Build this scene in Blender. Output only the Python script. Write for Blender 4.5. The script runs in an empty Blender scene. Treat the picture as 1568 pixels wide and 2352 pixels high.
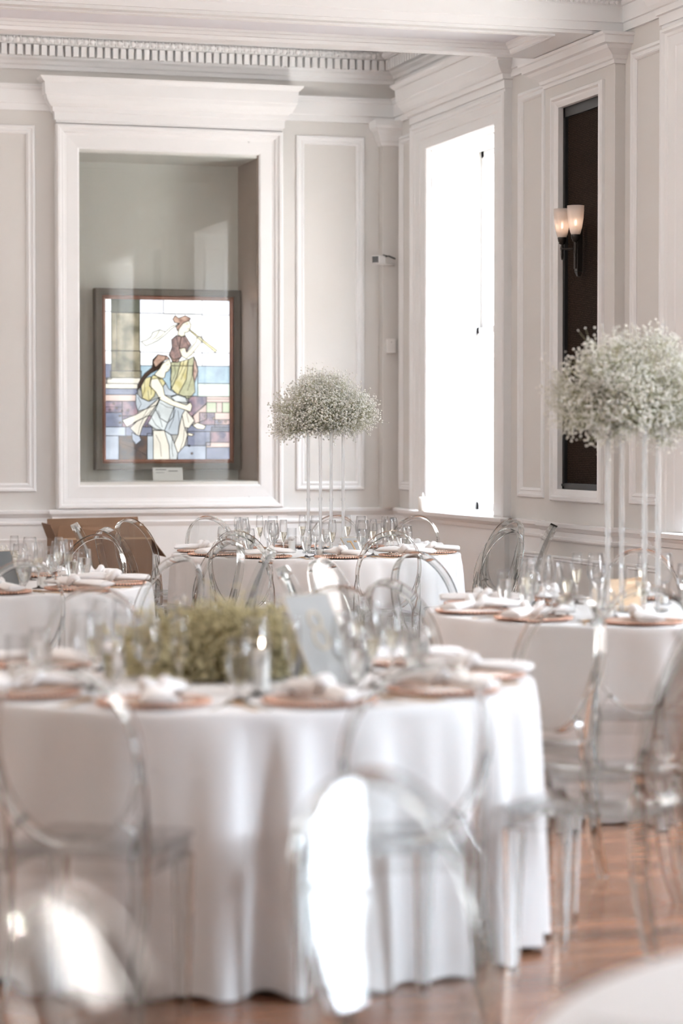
import bpy, bmesh, math, random
import numpy as np
from mathutils import Vector, Matrix

random.seed(7); np.random.seed(7)
SC = bpy.context.scene
COL = SC.collection

# ------------------------------------------------------------------ camera, world, light, exposure
YAW = math.radians(16.6)
PITCH = math.atan((1176 - 1006) / 5553.0)
CAM_H = 1.49
cam_data = bpy.data.cameras.new('camera')
cam = bpy.data.objects.new('camera', cam_data)
COL.objects.link(cam)
cam.location = (0, 0, CAM_H)
cam.rotation_euler = (math.pi / 2 - PITCH, 0, -YAW)
cam_data.sensor_fit = 'VERTICAL'
cam_data.sensor_height = 36.0
cam_data.sensor_width = 24.0
cam_data.lens = 85.0
cam_data.clip_start = 0.05
cam_data.clip_end = 200
cam_data.dof.use_dof = True
cam_data.dof.focus_distance = 14.6
cam_data.dof.aperture_fstop = 1.95
cam_data.dof.aperture_blades = 0
SC.camera = cam

world = bpy.data.worlds.new('daylight')
SC.world = world
world.use_nodes = True
bg = world.node_tree.nodes['Background']
bg.inputs['Strength'].default_value = 36.0
_t = world.node_tree                               # bright overcast sky above, pale paving below the horizon
_c = _t.nodes.new('ShaderNodeTexCoord'); _s = _t.nodes.new('ShaderNodeSeparateXYZ'); _m = _t.nodes.new('ShaderNodeMapRange'); _x = _t.nodes.new('ShaderNodeMix')
_x.data_type = 'RGBA'; _m.inputs['From Min'].default_value = -0.03; _m.inputs['From Max'].default_value = 0.03
_x.inputs['A'].default_value = (0.36, 0.35, 0.33, 1); _x.inputs['B'].default_value = (0.79, 0.89, 1.0, 1)
_t.links.new(_c.outputs['Generated'], _s.inputs[0]); _t.links.new(_s.outputs['Z'], _m.inputs['Value'])
_t.links.new(_m.outputs['Result'], _x.inputs['Factor']); _t.links.new(_x.outputs['Result'], bg.inputs['Color'])

SC.view_settings.view_transform = 'Standard'
SC.view_settings.look = 'None'
SC.view_settings.gamma = 1.0
SC.view_settings.use_curve_mapping = False
SC.view_settings.exposure = 0.82

cy = SC.cycles
cy.max_bounces = 8
cy.diffuse_bounces = 4
cy.glossy_bounces = 4
cy.transmission_bounces = 8
cy.transparent_max_bounces = 64
cy.sample_clamp_indirect = 6.0
cy.sample_clamp_direct = 0.0
cy.use_denoising = True
cy.use_adaptive_sampling = True
cy.adaptive_threshold = 0.08
cy.adaptive_min_samples = 24
cy.use_auto_tile = False
cy.time_limit = 1000        # safety stop; a normal render ends before it

# room measures (metres)
XW = 6.10            # right wall
YW = 18.90           # back wall
XL = -5.0            # left wall
YF = -4.0            # wall behind the camera
ZC = 4.74            # ceiling
PERIOD = 4.83
WIN_C = [17.287 - PERIOD * k for k in range(4)]
WHALF = 0.767
WZ0, WZ1 = 0.92, 3.75
XO = 6.56            # outer face of right wall

for k, yc in enumerate(WIN_C):
    ld = bpy.data.lights.new('window_portal', 'AREA')
    ld.shape = 'RECTANGLE'
    ld.size = WZ1 - WZ0
    ld.size_y = 2 * WHALF
    ld.cycles.is_portal = True
    lo = bpy.data.objects.new('window_portal', ld)
    COL.objects.link(lo)
    lo.location = (XO + 0.06, yc, (WZ0 + WZ1) / 2)
    lo.rotation_euler = (0, math.pi / 2, 0)

# ------------------------------------------------------------------ helpers
class MB:
    def __init__(s):
        s.v = []; s.f = []
    def add(s, vs, fs):
        n = len(s.v)
        s.v.extend([tuple(q) for q in vs])
        s.f.extend([tuple(i + n for i in q) for q in fs])
        return s
    def box(s, x0, x1, y0, y1, z0, z1):
        return s.add([(x0,y0,z0),(x1,y0,z0),(x1,y1,z0),(x0,y1,z0),(x0,y0,z1),(x1,y0,z1),(x1,y1,z1),(x0,y1,z1)],
                     [(0,3,2,1),(4,5,6,7),(0,1,5,4),(1,2,6,5),(2,3,7,6),(3,0,4,7)])
    def loft(s, rings, cap0=True, cap1=True, closed=False):
        m = len(rings[0]); n0 = len(s.v)
        for r in rings: s.v.extend([tuple(q) for q in r])
        N = len(rings)
        for i in range(N if closed else N - 1):
            a = n0 + i * m; b = n0 + ((i + 1) % N) * m
            for j in range(m):
                k = (j + 1) % m
                s.f.append((a + j, a + k, b + k, b + j))
        if not closed:
            if cap0: s.f.append(tuple(n0 + j for j in reversed(range(m))))
            if cap1: s.f.append(tuple(n0 + (N - 1) * m + j for j in range(m)))
        return s
    def lathe(s, prof, n=24, c=(0, 0, 0), cap0=False, cap1=False):
        rings = []
        for (r, z) in prof:
            rings.append([(c[0] + r * math.cos(2*math.pi*j/n), c[1] + r * math.sin(2*math.pi*j/n), c[2] + z) for j in range(n)])
        return s.loft(rings, cap0, cap1)
    def tube(s, pts, rad, n=8, closed=False):
        pts = [Vector(p) for p in pts]
        N = len(pts)
        if not hasattr(rad, '__len__'): rad = [rad] * N
        rings = []
        prev = None
        for i, p in enumerate(pts):
            if closed: t = (pts[(i+1) % N] - pts[i-1])
            else: t = pts[min(i+1, N-1)] - pts[max(i-1, 0)]
            t.normalize()
            if prev is None:
                up = Vector((0,0,1)) if abs(t.z) < 0.9 else Vector((1,0,0))
                a = t.cross(up).normalized()
            else:
                a = (prev - t * prev.dot(t)).normalized()
            prev = a
            b = t.cross(a)
            rings.append([p + (a * math.cos(2*math.pi*j/n) + b * math.sin(2*math.pi*j/n)) * rad[i] for j in range(n)])
        return s.loft(rings, closed=closed)
    def band(s, pts, sides, hs, ws, closed=False):
        """rectangular section swept along pts; sides = unit vector per point; hs along tangent x side, ws along side"""
        pts = [Vector(p) for p in pts]; N = len(pts); rings = []
        for i, p in enumerate(pts):
            if closed: t = pts[(i+1) % N] - pts[i-1]
            else: t = pts[min(i+1, N-1)] - pts[max(i-1, 0)]
            t.normalize()
            sd = Vector(sides[i]); sd = (sd - t * sd.dot(t)).normalized()
            nn = t.cross(sd)
            h = hs[i] if hasattr(hs, '__len__') else hs
            w = ws[i] if hasattr(ws, '__len__') else ws
            rings.append([p + sd*w*a + nn*h*b for a, b in ((-.5,-.5),(.5,-.5),(.5,.5),(-.5,.5))])
        return s.loft(rings, closed=closed)
    def mesh(s, name, smooth=False, fix=True):
        me = bpy.data.meshes.new(name)
        me.from_pydata(s.v, [], s.f)
        if fix:
            bm = bmesh.new(); bm.from_mesh(me)
            bmesh.ops.recalc_face_normals(bm, faces=bm.faces)
            bm.to_mesh(me); bm.free()
        if smooth:
            me.polygons.foreach_set('use_smooth', [True] * len(me.polygons))
        me.update()
        return me
    def build(s, name, mat, parent=None, smooth=False, loc=None, fix=True, auto=None, bevel=None):
        me = s.mesh(name, smooth or auto is not None, fix)
        if mat: me.materials.append(mat)
        if auto is not None:
            me.set_sharp_from_angle(angle=math.radians(auto))
        o = bpy.data.objects.new(name, me); COL.objects.link(o)
        if parent: o.parent = parent
        if loc: o.location = loc
        if bevel:
            md = o.modifiers.new('bevel', 'BEVEL'); md.width = bevel; md.segments = 2; md.limit_method = 'ANGLE'
        return o

def tag(o, label, cat, group=None, kind=None):
    o['label'] = label; o['category'] = cat
    if group: o['group'] = group
    if kind: o['kind'] = kind
    return o
def empty(name, loc=(0,0,0), rz=0.0):
    o = bpy.data.objects.new(name, None); COL.objects.link(o)
    o.location = loc; o.rotation_euler = (0, 0, rz); o.empty_display_size = 0.05
    return o
def dup(o, parent=None):
    c = o.copy(); COL.objects.link(c); c.parent = parent
    for ch in list(o.children): dup(ch, c)
    return c
def instance(me, name, parent, loc=(0,0,0), rot=(0,0,0), scale=(1,1,1)):
    o = bpy.data.objects.new(name, me); COL.objects.link(o); o.parent = parent
    o.location = loc; o.rotation_euler = rot; o.scale = scale
    return o

# ------------------------------------------------------------------ materials
def nt(name):
    m = bpy.data.materials.new(name); m.use_nodes = True
    t = m.node_tree; t.nodes.clear()
    out = t.nodes.new('ShaderNodeOutputMaterial')
    return m, t, out
def paint(name, col, rough=0.5, var=0.03, scale=6.0, bump=0.0, bscale=200, metal=0.0, spec=0.5, coat=0.0, sheen=0.0):
    m, t, out = nt(name)
    b = t.nodes.new('ShaderNodeBsdfPrincipled')
    n = t.nodes.new('ShaderNodeTexNoise'); n.inputs['Scale'].default_value = scale; n.inputs['Detail'].default_value = 4
    g = t.nodes.new('ShaderNodeTexCoord')
    t.links.new(g.outputs['Object'], n.inputs['Vector'])
    r = t.nodes.new('ShaderNodeMix'); r.data_type = 'RGBA'
    r.inputs['A'].default_value = (*[c * (1 - var) for c in col], 1)
    r.inputs['B'].default_value = (*[min(1, c * (1 + var)) for c in col], 1)
    t.links.new(n.outputs['Fac'], r.inputs['Factor'])
    t.links.new(r.outputs['Result'], b.inputs['Base Color'])
    b.inputs['Roughness'].default_value = rough
    b.inputs['Metallic'].default_value = metal
    b.inputs['Specular IOR Level'].default_value = spec
    b.inputs['Coat Weight'].default_value = coat
    b.inputs['Sheen Weight'].default_value = sheen
    if bump:
        n2 = t.nodes.new('ShaderNodeTexNoise'); n2.inputs['Scale'].default_value = bscale
        t.links.new(g.outputs['Object'], n2.inputs['Vector'])
        bp = t.nodes.new('ShaderNodeBump'); bp.inputs['Strength'].default_value = bump; bp.inputs['Distance'].default_value = 0.002
        t.links.new(n2.outputs['Fac'], bp.inputs['Height']); t.links.new(bp.outputs['Normal'], b.inputs['Normal'])
    t.links.new(b.outputs['BSDF'], out.inputs['Surface'])
    return m
def thin_clear(name, tint=(0.96, 0.965, 0.96), edge=(0.62, 0.63, 0.64), ior=1.45, rough=0.015, blend=0.35, milky=0.0):
    """clear sheet: light passes straight through, reflects by Fresnel, absorbs more at grazing angles"""
    m, t, out = nt(name)
    fr = t.nodes.new('ShaderNodeFresnel')
    ge = t.nodes.new('ShaderNodeNewGeometry'); mr = t.nodes.new('ShaderNodeMapRange')
    mr.inputs['To Min'].default_value = ior; mr.inputs['To Max'].default_value = 1.0 / ior   # same reflectance on both faces of the sheet
    t.links.new(ge.outputs['Backfacing'], mr.inputs['Value']); t.links.new(mr.outputs['Result'], fr.inputs['IOR'])
    lw = t.nodes.new('ShaderNodeLayerWeight'); lw.inputs['Blend'].default_value = blend
    mc = t.nodes.new('ShaderNodeMix'); mc.data_type = 'RGBA'
    mc.inputs['A'].default_value = (*tint, 1); mc.inputs['B'].default_value = (*edge, 1)
    t.links.new(lw.outputs['Facing'], mc.inputs['Factor'])
    tr = t.nodes.new('ShaderNodeBsdfTransparent'); t.links.new(mc.outputs['Result'], tr.inputs['Color'])
    gl = t.nodes.new('ShaderNodeBsdfGlossy'); gl.inputs['Roughness'].default_value = rough
    mx = t.nodes.new('ShaderNodeMixShader')
    t.links.new(fr.outputs['Fac'], mx.inputs['Fac'])
    t.links.new(tr.outputs['BSDF'], mx.inputs[1]); t.links.new(gl.outputs['BSDF'], mx.inputs[2])
    last = mx
    if milky:
        df = t.nodes.new('ShaderNodeBsdfTranslucent'); df.inputs['Color'].default_value = (0.9, 0.9, 0.9, 1)
        m2 = t.nodes.new('ShaderNodeMixShader'); m2.inputs['Fac'].default_value = milky
        t.links.new(mx.outputs['Shader'], m2.inputs[1]); t.links.new(df.outputs['BSDF'], m2.inputs[2]); last = m2
    t.links.new(last.outputs['Shader'], out.inputs['Surface'])
    return m
def solid_clear(name, col=(0.97, 0.98, 0.975), ior=1.49, rough=0.0):
    m, t, out = nt(name)
    g = t.nodes.new('ShaderNodeBsdfGlass'); g.inputs['Color'].default_value = (*col, 1)
    g.inputs['IOR'].default_value = ior; g.inputs['Roughness'].default_value = rough
    t.links.new(g.outputs['BSDF'], out.inputs['Surface'])
    return m
def emit(name, col, strength, noise=0.0, scale=12.0, col2=None):
    m, t, out = nt(name)
    e = t.nodes.new('ShaderNodeEmission'); e.inputs['Strength'].default_value = strength
    if noise or col2:
        g = t.nodes.new('ShaderNodeTexCoord')
        n = t.nodes.new('ShaderNodeTexNoise'); n.inputs['Scale'].default_value = scale; n.inputs['Detail'].default_value = 5
        t.links.new(g.outputs['Object'], n.inputs['Vector'])
        cr = t.nodes.new('ShaderNodeValToRGB'); cr.color_ramp.elements[0].position = 0.35; cr.color_ramp.elements[1].position = 0.65
        c2 = col2 or [c * (1 - noise) for c in col]
        cr.color_ramp.elements[0].color = (*c2, 1); cr.color_ramp.elements[1].color = (*col, 1)
        t.links.new(n.outputs['Fac'], cr.inputs['Fac']); t.links.new(cr.outputs['Color'], e.inputs['Color'])
    else:
        e.inputs['Color'].default_value = (*col, 1)
    t.links.new(e.outputs['Emission'], out.inputs['Surface'])
    return m
def wood(name, c1, c2, rough=0.22, per_object=True):
    m, t, out = nt(name)
    b = t.nodes.new('ShaderNodeBsdfPrincipled')
    g = t.nodes.new('ShaderNodeTexCoord'); mp = t.nodes.new('ShaderNodeMapping')
    mp.inputs['Scale'].default_value = (1.2, 14, 14)
    t.links.new(g.outputs['Object'], mp.inputs['Vector'])
    n = t.nodes.new('ShaderNodeTexNoise'); n.inputs['Scale'].default_value = 2.5; n.inputs['Detail'].default_value = 6
    t.links.new(mp.outputs['Vector'], n.inputs['Vector'])
    cr = t.nodes.new('ShaderNodeValToRGB')
    cr.color_ramp.elements[0].color = (*c1, 1); cr.color_ramp.elements[1].color = (*c2, 1)
    cr.color_ramp.elements[0].position = 0.3; cr.color_ramp.elements[1].position = 0.75
    oi = t.nodes.new('ShaderNodeObjectInfo')
    hv = t.nodes.new('ShaderNodeHueSaturation')
    mr = t.nodes.new('ShaderNodeMapRange'); mr.inputs['To Min'].default_value = 0.72; mr.inputs['To Max'].default_value = 1.3
    t.links.new(oi.outputs['Random'], mr.inputs['Value']); t.links.new(mr.outputs['Result'], hv.inputs['Value'])
    t.links.new(n.outputs['Fac'], cr.inputs['Fac']); t.links.new(cr.outputs['Color'], hv.inputs['Color'])
    t.links.new(hv.outputs['Color'], b.inputs['Base Color'])
    b.inputs['Roughness'].default_value = rough; b.inputs['Coat Weight'].default_value = 0.12; b.inputs['Coat Roughness'].default_value = 0.1; b.inputs['Specular IOR Level'].default_value = 0.35
    t.links.new(b.outputs['BSDF'], out.inputs['Surface'])
    return m
def floor_field(name):
    """far floor: strip planks too thin to tell apart"""
    m, t, out = nt(name)
    b = t.nodes.new('ShaderNodeBsdfPrincipled')
    g = t.nodes.new('ShaderNodeTexCoord')
    br = t.nodes.new('ShaderNodeTexBrick'); br.inputs['Scale'].default_value = 1.0
    br.inputs['Brick Width'].default_value = 1.3; br.inputs['Row Height'].default_value = 0.13
    br.inputs['Mortar Size'].default_value = 0.0015
    br.inputs['Color1'].default_value = (0.24, 0.115, 0.07, 1); br.inputs['Color2'].default_value = (0.34, 0.18, 0.11, 1)
    br.inputs['Mortar'].default_value = (0.07, 0.03, 0.02, 1)
    t.links.new(g.outputs['Object'], br.inputs['Vector'])
    t.links.new(br.outputs['Color'], b.inputs['Base Color'])
    b.inputs['Roughness'].default_value = 0.25; b.inputs['Coat Weight'].default_value = 0.12; b.inputs['Coat Roughness'].default_value = 0.1; b.inputs['Specular IOR Level'].default_value = 0.35
    t.links.new(b.outputs['BSDF'], out.inputs['Surface'])
    return m

M = {}
M['wall'] = paint('greige_wall_paint', (0.69, 0.675, 0.655), 0.6, 0.015, 3, bump=0.05, spec=0.3)
M['trim'] = paint('white_trim_paint', (0.84, 0.845, 0.85), 0.5, 0.012, 4, spec=0.22)
M['ceil'] = paint('ceiling_paint', (0.86, 0.85, 0.86), 0.6, 0.01, 3)
M['soffit'] = paint('cool_white_soffit_paint', (0.80, 0.80, 0.85), 0.55, 0.01, 3)
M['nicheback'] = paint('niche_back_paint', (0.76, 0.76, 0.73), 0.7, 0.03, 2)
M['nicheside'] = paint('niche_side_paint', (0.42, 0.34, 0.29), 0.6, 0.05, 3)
M['pane'] = thin_clear('window_pane_glass', (0.985, 0.99, 0.99), (0.9, 0.91, 0.91), 1.45, 0.0, 0.2)
M['casepane'] = thin_clear('display_pane_glass', (0.95, 0.96, 0.95), (0.8, 0.82, 0.82), 1.62, 0.0, 0.2)
M['black'] = paint('black_metal', (0.022, 0.024, 0.026), 0.35, 0.1, 20)
M['bronze'] = paint('dark_bronze', (0.035, 0.03, 0.027), 0.32, 0.2, 30, metal=0.5)
M['cloth'] = paint('white_table_linen', (0.80, 0.795, 0.80), 0.62, 0.015, 8, bump=0.06, bscale=600, sheen=0.15)
M['napkin'] = paint('white_napkin_cotton', (0.82, 0.80, 0.79), 0.8, 0.03, 40, bump=0.15, bscale=400, sheen=0.2)
M['copper'] = paint('rose_gold_beads', (0.66, 0.40, 0.30), 0.3, 0.15, 60, metal=0.85)
M['chargerglass'] = paint('smoky_charger_glass', (0.46, 0.33, 0.26), 0.18, 0.06, 30)
M['silver'] = paint('polished_silver', (0.78, 0.77, 0.75), 0.14, 0.04, 60, metal=1.0)
M['gold'] = paint('brushed_gold', (0.62, 0.40, 0.21), 0.35, 0.08, 60, metal=0.5)
M['dullgold'] = paint('dull_gold_ink', (0.42, 0.34, 0.24), 0.5, 0.08, 60)
M['sheet'] = thin_clear('clear_acrylic_sheet', (0.98, 0.984, 0.982), (0.72, 0.73, 0.735), 1.46, 0.02, 0.35)
M['acryl'] = solid_clear('clear_acrylic_solid', (0.95, 0.957, 0.954), 1.38)
M['glass'] = thin_clear('wine_glass_crystal', (0.995, 0.996, 0.996), (0.78, 0.79, 0.80), 1.56, 0.0, 0.22)
M['glasssolid'] = solid_clear('solid_crystal', (0.995, 0.997, 0.997), 1.45)
M['champagne'] = solid_clear('champagne', (0.975, 0.95, 0.885), 1.2)
M['water'] = solid_clear('water', (0.99, 0.995, 0.993), 1.2)
M['candlewax'] = paint('white_wax', (0.85, 0.83, 0.79), 0.5, 0.02, 20)
M['rod'] = thin_clear('acrylic_rod', (0.97, 0.975, 0.98), (0.62, 0.64, 0.65), 1.7, 0.03, 0.45, milky=0.32)
M['blossom'] = paint('gypsophila_blossom', (0.90, 0.89, 0.84), 0.8, 0.05, 40)
M['stemgreen'] = paint('gypsophila_stem', (0.50, 0.50, 0.34), 0.7, 0.2, 30)
def petals(name, col, tr):
    m, t, out = nt(name)
    d = t.nodes.new('ShaderNodeBsdfDiffuse'); l = t.nodes.new('ShaderNodeBsdfTranslucent'); x = t.nodes.new('ShaderNodeMixShader')
    n = t.nodes.new('ShaderNodeTexNoise'); n.inputs['Scale'].default_value = 30
    g = t.nodes.new('ShaderNodeTexCoord'); t.links.new(g.outputs['Object'], n.inputs['Vector'])
    c = t.nodes.new('ShaderNodeValToRGB'); c.color_ramp.elements[0].color = (*[v * .9 for v in col], 1); c.color_ramp.elements[1].color = (*col, 1)
    t.links.new(n.outputs['Fac'], c.inputs['Fac']); t.links.new(c.outputs['Color'], d.inputs['Color']); t.links.new(c.outputs['Color'], l.inputs['Color'])
    x.inputs['Fac'].default_value = tr
    t.links.new(d.outputs['BSDF'], x.inputs[1]); t.links.new(l.outputs['BSDF'], x.inputs[2]); t.links.new(x.outputs['Shader'], out.inputs['Surface'])
    return m
M['blossom'] = petals('gypsophila_petals', (0.95, 0.94, 0.90), 0.45)
M['blossom_dry'] = petals('gypsophila_blossom_yellowing', (0.74, 0.68, 0.46), 0.4)  # olive tone puts dense stems and weaker light into the petal colour
M['stemolive'] = paint('gypsophila_stem_olive', (0.26, 0.21, 0.07), 0.7, 0.2, 30)
M['card'] = paint('brown_cardboard', (0.21, 0.12, 0.068), 0.8, 0.06, 15, bump=0.1, bscale=80)
M['cardin'] = paint('brown_cardboard_edge', (0.42, 0.30, 0.20), 0.8, 0.06, 15)
M['tan'] = paint('tan_paper', (0.72, 0.53, 0.36), 0.75, 0.06, 20)
M['signgrey'] = paint('pale_grey_sign_stone', (0.33, 0.325, 0.315), 0.6, 0.06, 14, spec=0.2)
M['signdark'] = paint('slate_grey_sign', (0.13, 0.14, 0.145), 0.4, 0.08, 14)
M['white_plastic'] = paint('white_plastic', (0.82, 0.81, 0.80), 0.4, 0.01, 10)
M['framewood'] = paint('walnut_frame', (0.17, 0.15, 0.13), 0.45, 0.12, 25)
M['framecopper'] = paint('red_brown_frame', (0.33, 0.13, 0.07), 0.35, 0.15, 25)
M['lead'] = paint('lead_came', (0.03, 0.032, 0.035), 0.5, 0.1, 30)
M['paper'] = paint('white_card_paper', (0.80, 0.80, 0.80), 0.7, 0.01, 30)
M['ink'] = paint('grey_ink', (0.25, 0.25, 0.27), 0.7, 0.01, 30)
M['plank'] = wood('cherry_plank', (0.17, 0.07, 0.04), (0.36, 0.18, 0.10))
M['floorfield'] = floor_field('cherry_strip_floor')

# mesh screen: dark woven cane with tiny open holes
def mesh_screen():
    m, t, out = nt('dark_woven_mesh')
    b = t.nodes.new('ShaderNodeBsdfPrincipled')
    g = t.nodes.new('ShaderNodeTexCoord'); mp = t.nodes.new('ShaderNodeMapping')
    mp.inputs['Scale'].default_value = (1, 60, 60); mp.inputs['Rotation'].default_value = (math.radians(45), 0, 0)
    t.links.new(g.outputs['Object'], mp.inputs['Vector'])
    v = t.nodes.new('ShaderNodeTexVoronoi'); v.inputs['Scale'].default_value = 1.0; v.inputs['Randomness'].default_value = 0.12
    t.links.new(mp.outputs['Vector'], v.inputs['Vector'])
    n = t.nodes.new('ShaderNodeTexNoise'); n.inputs['Scale'].default_value = 2.0
    t.links.new(g.outputs['Object'], n.inputs['Vector'])
    cr = t.nodes.new('ShaderNodeValToRGB')
    cr.color_ramp.elements[0].position = 0.10; cr.color_ramp.elements[0].color = (0.15, 0.10, 0.07, 1)
    cr.color_ramp.elements[1].position = 0.22; cr.color_ramp.elements[1].color = (0.014, 0.008, 0.005, 1)
    t.links.new(v.outputs['Distance'], cr.inputs['Fac'])
    t.links.new(cr.outputs['Color'], b.inputs['Base Color'])
    b.inputs['Roughness'].default_value = 0.8; b.inputs['Specular IOR Level'].default_value = 0.1
    t.links.new(b.outputs['BSDF'], out.inputs['Surface'])
    return m
M['mesh'] = mesh_screen()

# ------------------------------------------------------------------ structure builders
def map_back(off=0.0):
    return lambda u, v, h: (u, YW - off - h, v)
def map_right(off=0.0):
    return lambda u, v, h: (XW - off - h, u, v)
def frame_sweep(mb, mp, u0, u1, v0, v1, prof):
    """mitred picture-frame: prof = [(inset from outer edge, height)] closed loop"""
    rings = []
    for (cu, cv, su, sv) in ((u0, v0, 1, 1), (u1, v0, -1, 1), (u1, v1, -1, -1), (u0, v1, 1, -1)):
        rings.append([mp(cu + su * d, cv + sv * d, h) for d, h in prof])
    mb.loft(rings, closed=True)
PANEL_PROF = [(0, 0), (0, .012), (.006, .022), (.022, .024), (.030, .014), (.044, .014), (.052, .020), (.060, .016), (.070, .004), (.070, 0)]
CASE_PROF = [(0, 0), (0, .085), (.012, .095), (.030, .092), (.040, .075), (.058, .070), (.068, .056), (.085, .050), (.095, .050), (.175, .045), (.188, .036), (.188, 0)]
WCASE_PROF = [(0, 0), (0, .060), (.012, .070), (.035, .070), (.050, .052), (.075, .050), (.085, .044), (.17, .040), (.185, .034), (.285, .030), (.300, .020), (.300, 0)]
GRILLE_PROF = [(0, 0), (0, .020), (.010, .034), (.035, .036), (.050, .020), (.065, .018), (.085, .010), (.105, .004), (.105, -.03), (0.0, -.03)]
def run(mb, mp, u0, u1, prof):
    """moulding of profile [(h, z)] (closed to the wall) extruded along u"""
    r0 = [mp(u0, z, h) for h, z in prof]; r1 = [mp(u1, z, h) for h, z in prof]
    mb.loft([r0, r1])
def crown(mb, mp, u0, u1, prof, base=0.0):
    """stack with mitred returns: prof = [(z, projection)]"""
    rings = []
    for z, p in prof:
        rings.append([mp(u0 - p, z, 0), mp(u1 + p, z, 0), mp(u1 + p, z, base + p), mp(u0 - p, z, base + p)])
    mb.loft(rings)
BAND = [(0, 4.05), (.020, 4.05), (.022, 4.10), (.032, 4.105), (.034, 4.205), (.046, 4.21), (.052, 4.222), (.052, 4.236), (.060, 4.24), (.060, 4.25), (0, 4.25)]
RAIL = [(0, .80), (.016, .80), (.024, .812), (.024, .826), (.014, .834), (.014, .862), (.024, .868), (.036, .885), (.048, .895), (.050, .918), (.040, .922), (0, .922)]
RAIL2 = [(0, .665), (.012, .668), (.016, .69), (.010, .702), (0, .706)]
BASE = [(0, 0), (.03, 0), (.03, .16), (.022, .18), (.012, .2), (0, .2)]
CORN = [(0, 4.37), (.018, 4.37), (.022, 4.40), (.040, 4.41), (.050, 4.435), (.075, 4.45), (.080, 4.46), (.085, 4.465), (.085, 4.545), (.15, 4.55), (.152, 4.60), (.19, 4.615), (.215, 4.64), (.24, 4.68), (.26, 4.695), (.26, 4.735), (0, 4.735)]
CROWN_PROF = [(3.955, .0), (3.975, .0), (3.978, .012), (4.035, .014), (4.04, .03), (4.075, .034), (4.08, .045), (4.10, .065), (4.135, .085), (4.16, .09), (4.165, .10), (4.26, .105), (4.265, .115), (4.285, .135), (4.30, .14), (4.30, .0)]

# walls ------------------------------------------------------------
wl = MB().box(XL - .2, XL, YF - .2, YW + .2, 0, 4.9).build('wall_left', M['wall'])
tag(wl, 'plain greige wall on the left, out of view', 'wall', kind='structure')
wf = MB().box(XL, 6.6, YF - .2, YF, 0, 4.9).build('wall_front', M['wall'])
tag(wf, 'plain greige wall behind the viewer, out of view', 'wall', kind='structure')
cl = MB().box(XL, 6.6, YF, YW + .9, ZC, 4.9).build('ceiling', M['ceil'])
tag(cl, 'flat white ceiling above the dentil cornice', 'ceiling', kind='structure')

NX0, NX1, NZ0, NZ1 = 3.47, 4.925, 1.14, 3.74
mb = MB()
mb.box(XL, NX0, YW, YW + .2, 0, 4.9).box(NX1, 6.6, YW, YW + .2, 0, 4.9)
mb.box(NX0, NX1, YW, YW + .2, 0, NZ0).box(NX0, NX1, YW, YW + .2, NZ1, 4.9)
wall_back = mb.build('wall_back', M['wall'])
tag(wall_back, 'greige panelled wall with dentil cornice behind the corner table', 'wall', kind='structure')
mpb = map_back()
def part(mb, name, mat, parent, **k): return mb.build(name, mat, parent, **k)
for (u0, u1) in ((1.95, 3.13), (5.25, 5.825)):
    m = MB(); frame_sweep(m, mpb, u0, u1, 1.067, 3.935, PANEL_PROF); part(m, 'panel_moulding', M['trim'], wall_back)
for (u0, u1) in ((.5, 1.7), (-1, .25), (-2.5, -1.25), (-4.3, -2.75)):
    m = MB(); frame_sweep(m, mpb, u0, u1, 1.067, 3.935, PANEL_PROF); part(m, 'panel_moulding', M['trim'], wall_back)
m = MB(); run(m, mpb, XL, XW, BAND); part(m, 'frieze_band', M['trim'], wall_back)
m = MB(); run(m, mpb, XL, XW, RAIL); part(m, 'chair_rail', M['trim'], wall_back)
m = MB(); run(m, mpb, XL, XW, BASE); part(m, 'skirting', M['trim'], wall_back)
m = MB(); run(m, mpb, XL, XW, RAIL2); part(m, 'wainscot_moulding', M['trim'], wall_back)
m = MB(); run(m, mpb, XL, XW, CORN); part(m, 'cornice', M['trim'], wall_back)
m = MB(); m.box(XL, XW, YW - .012, YW, .2, .80); part(m, 'wainscot', M['trim'], wall_back)
# dentils and egg ornament, one by one
dm = MB().box(-.0205, .0205, -.05, 0, 0, .08).mesh('dentil'); dm.materials.append(M['trim'])
em_ = MB()
em_.loft([[( .024*math.cos(a)*s, -.030*c - .004, .024 + .024*math.sin(a)*s) for a in [2*math.pi*j/10 for j in range(10)]] for s, c in ((1, 0), (.9, .45), (.65, .8), (.3, .97))], cap0=False)
em_.loft([[(.026 + x, -y, z) for x, y, z in ((-.003, 0, .0), (.003, 0, .0), (.003, .02, .0), (-.003, .02, .0))], [(.026 + x, -y, z) for x, y, z in ((-.007, 0, .048), (.007, 0, .048), (.007, .026, .048), (-.007, .026, .048))]])
eggm = em_.mesh('egg_ornament', True); eggm.materials.append(M['trim'])
x = 6.0; k = 0
while x > 2.2:
    instance(dm, 'dentil', wall_back, (x - .085 + .02, YW - .085, 4.464)); 
    x -= .0625; k += 1
x = 5.98
while x > 2.2:
    instance(eggm, 'egg_ornament', wall_back, (x - .12, YW - .15, 4.552)); x -= .0535

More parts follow.
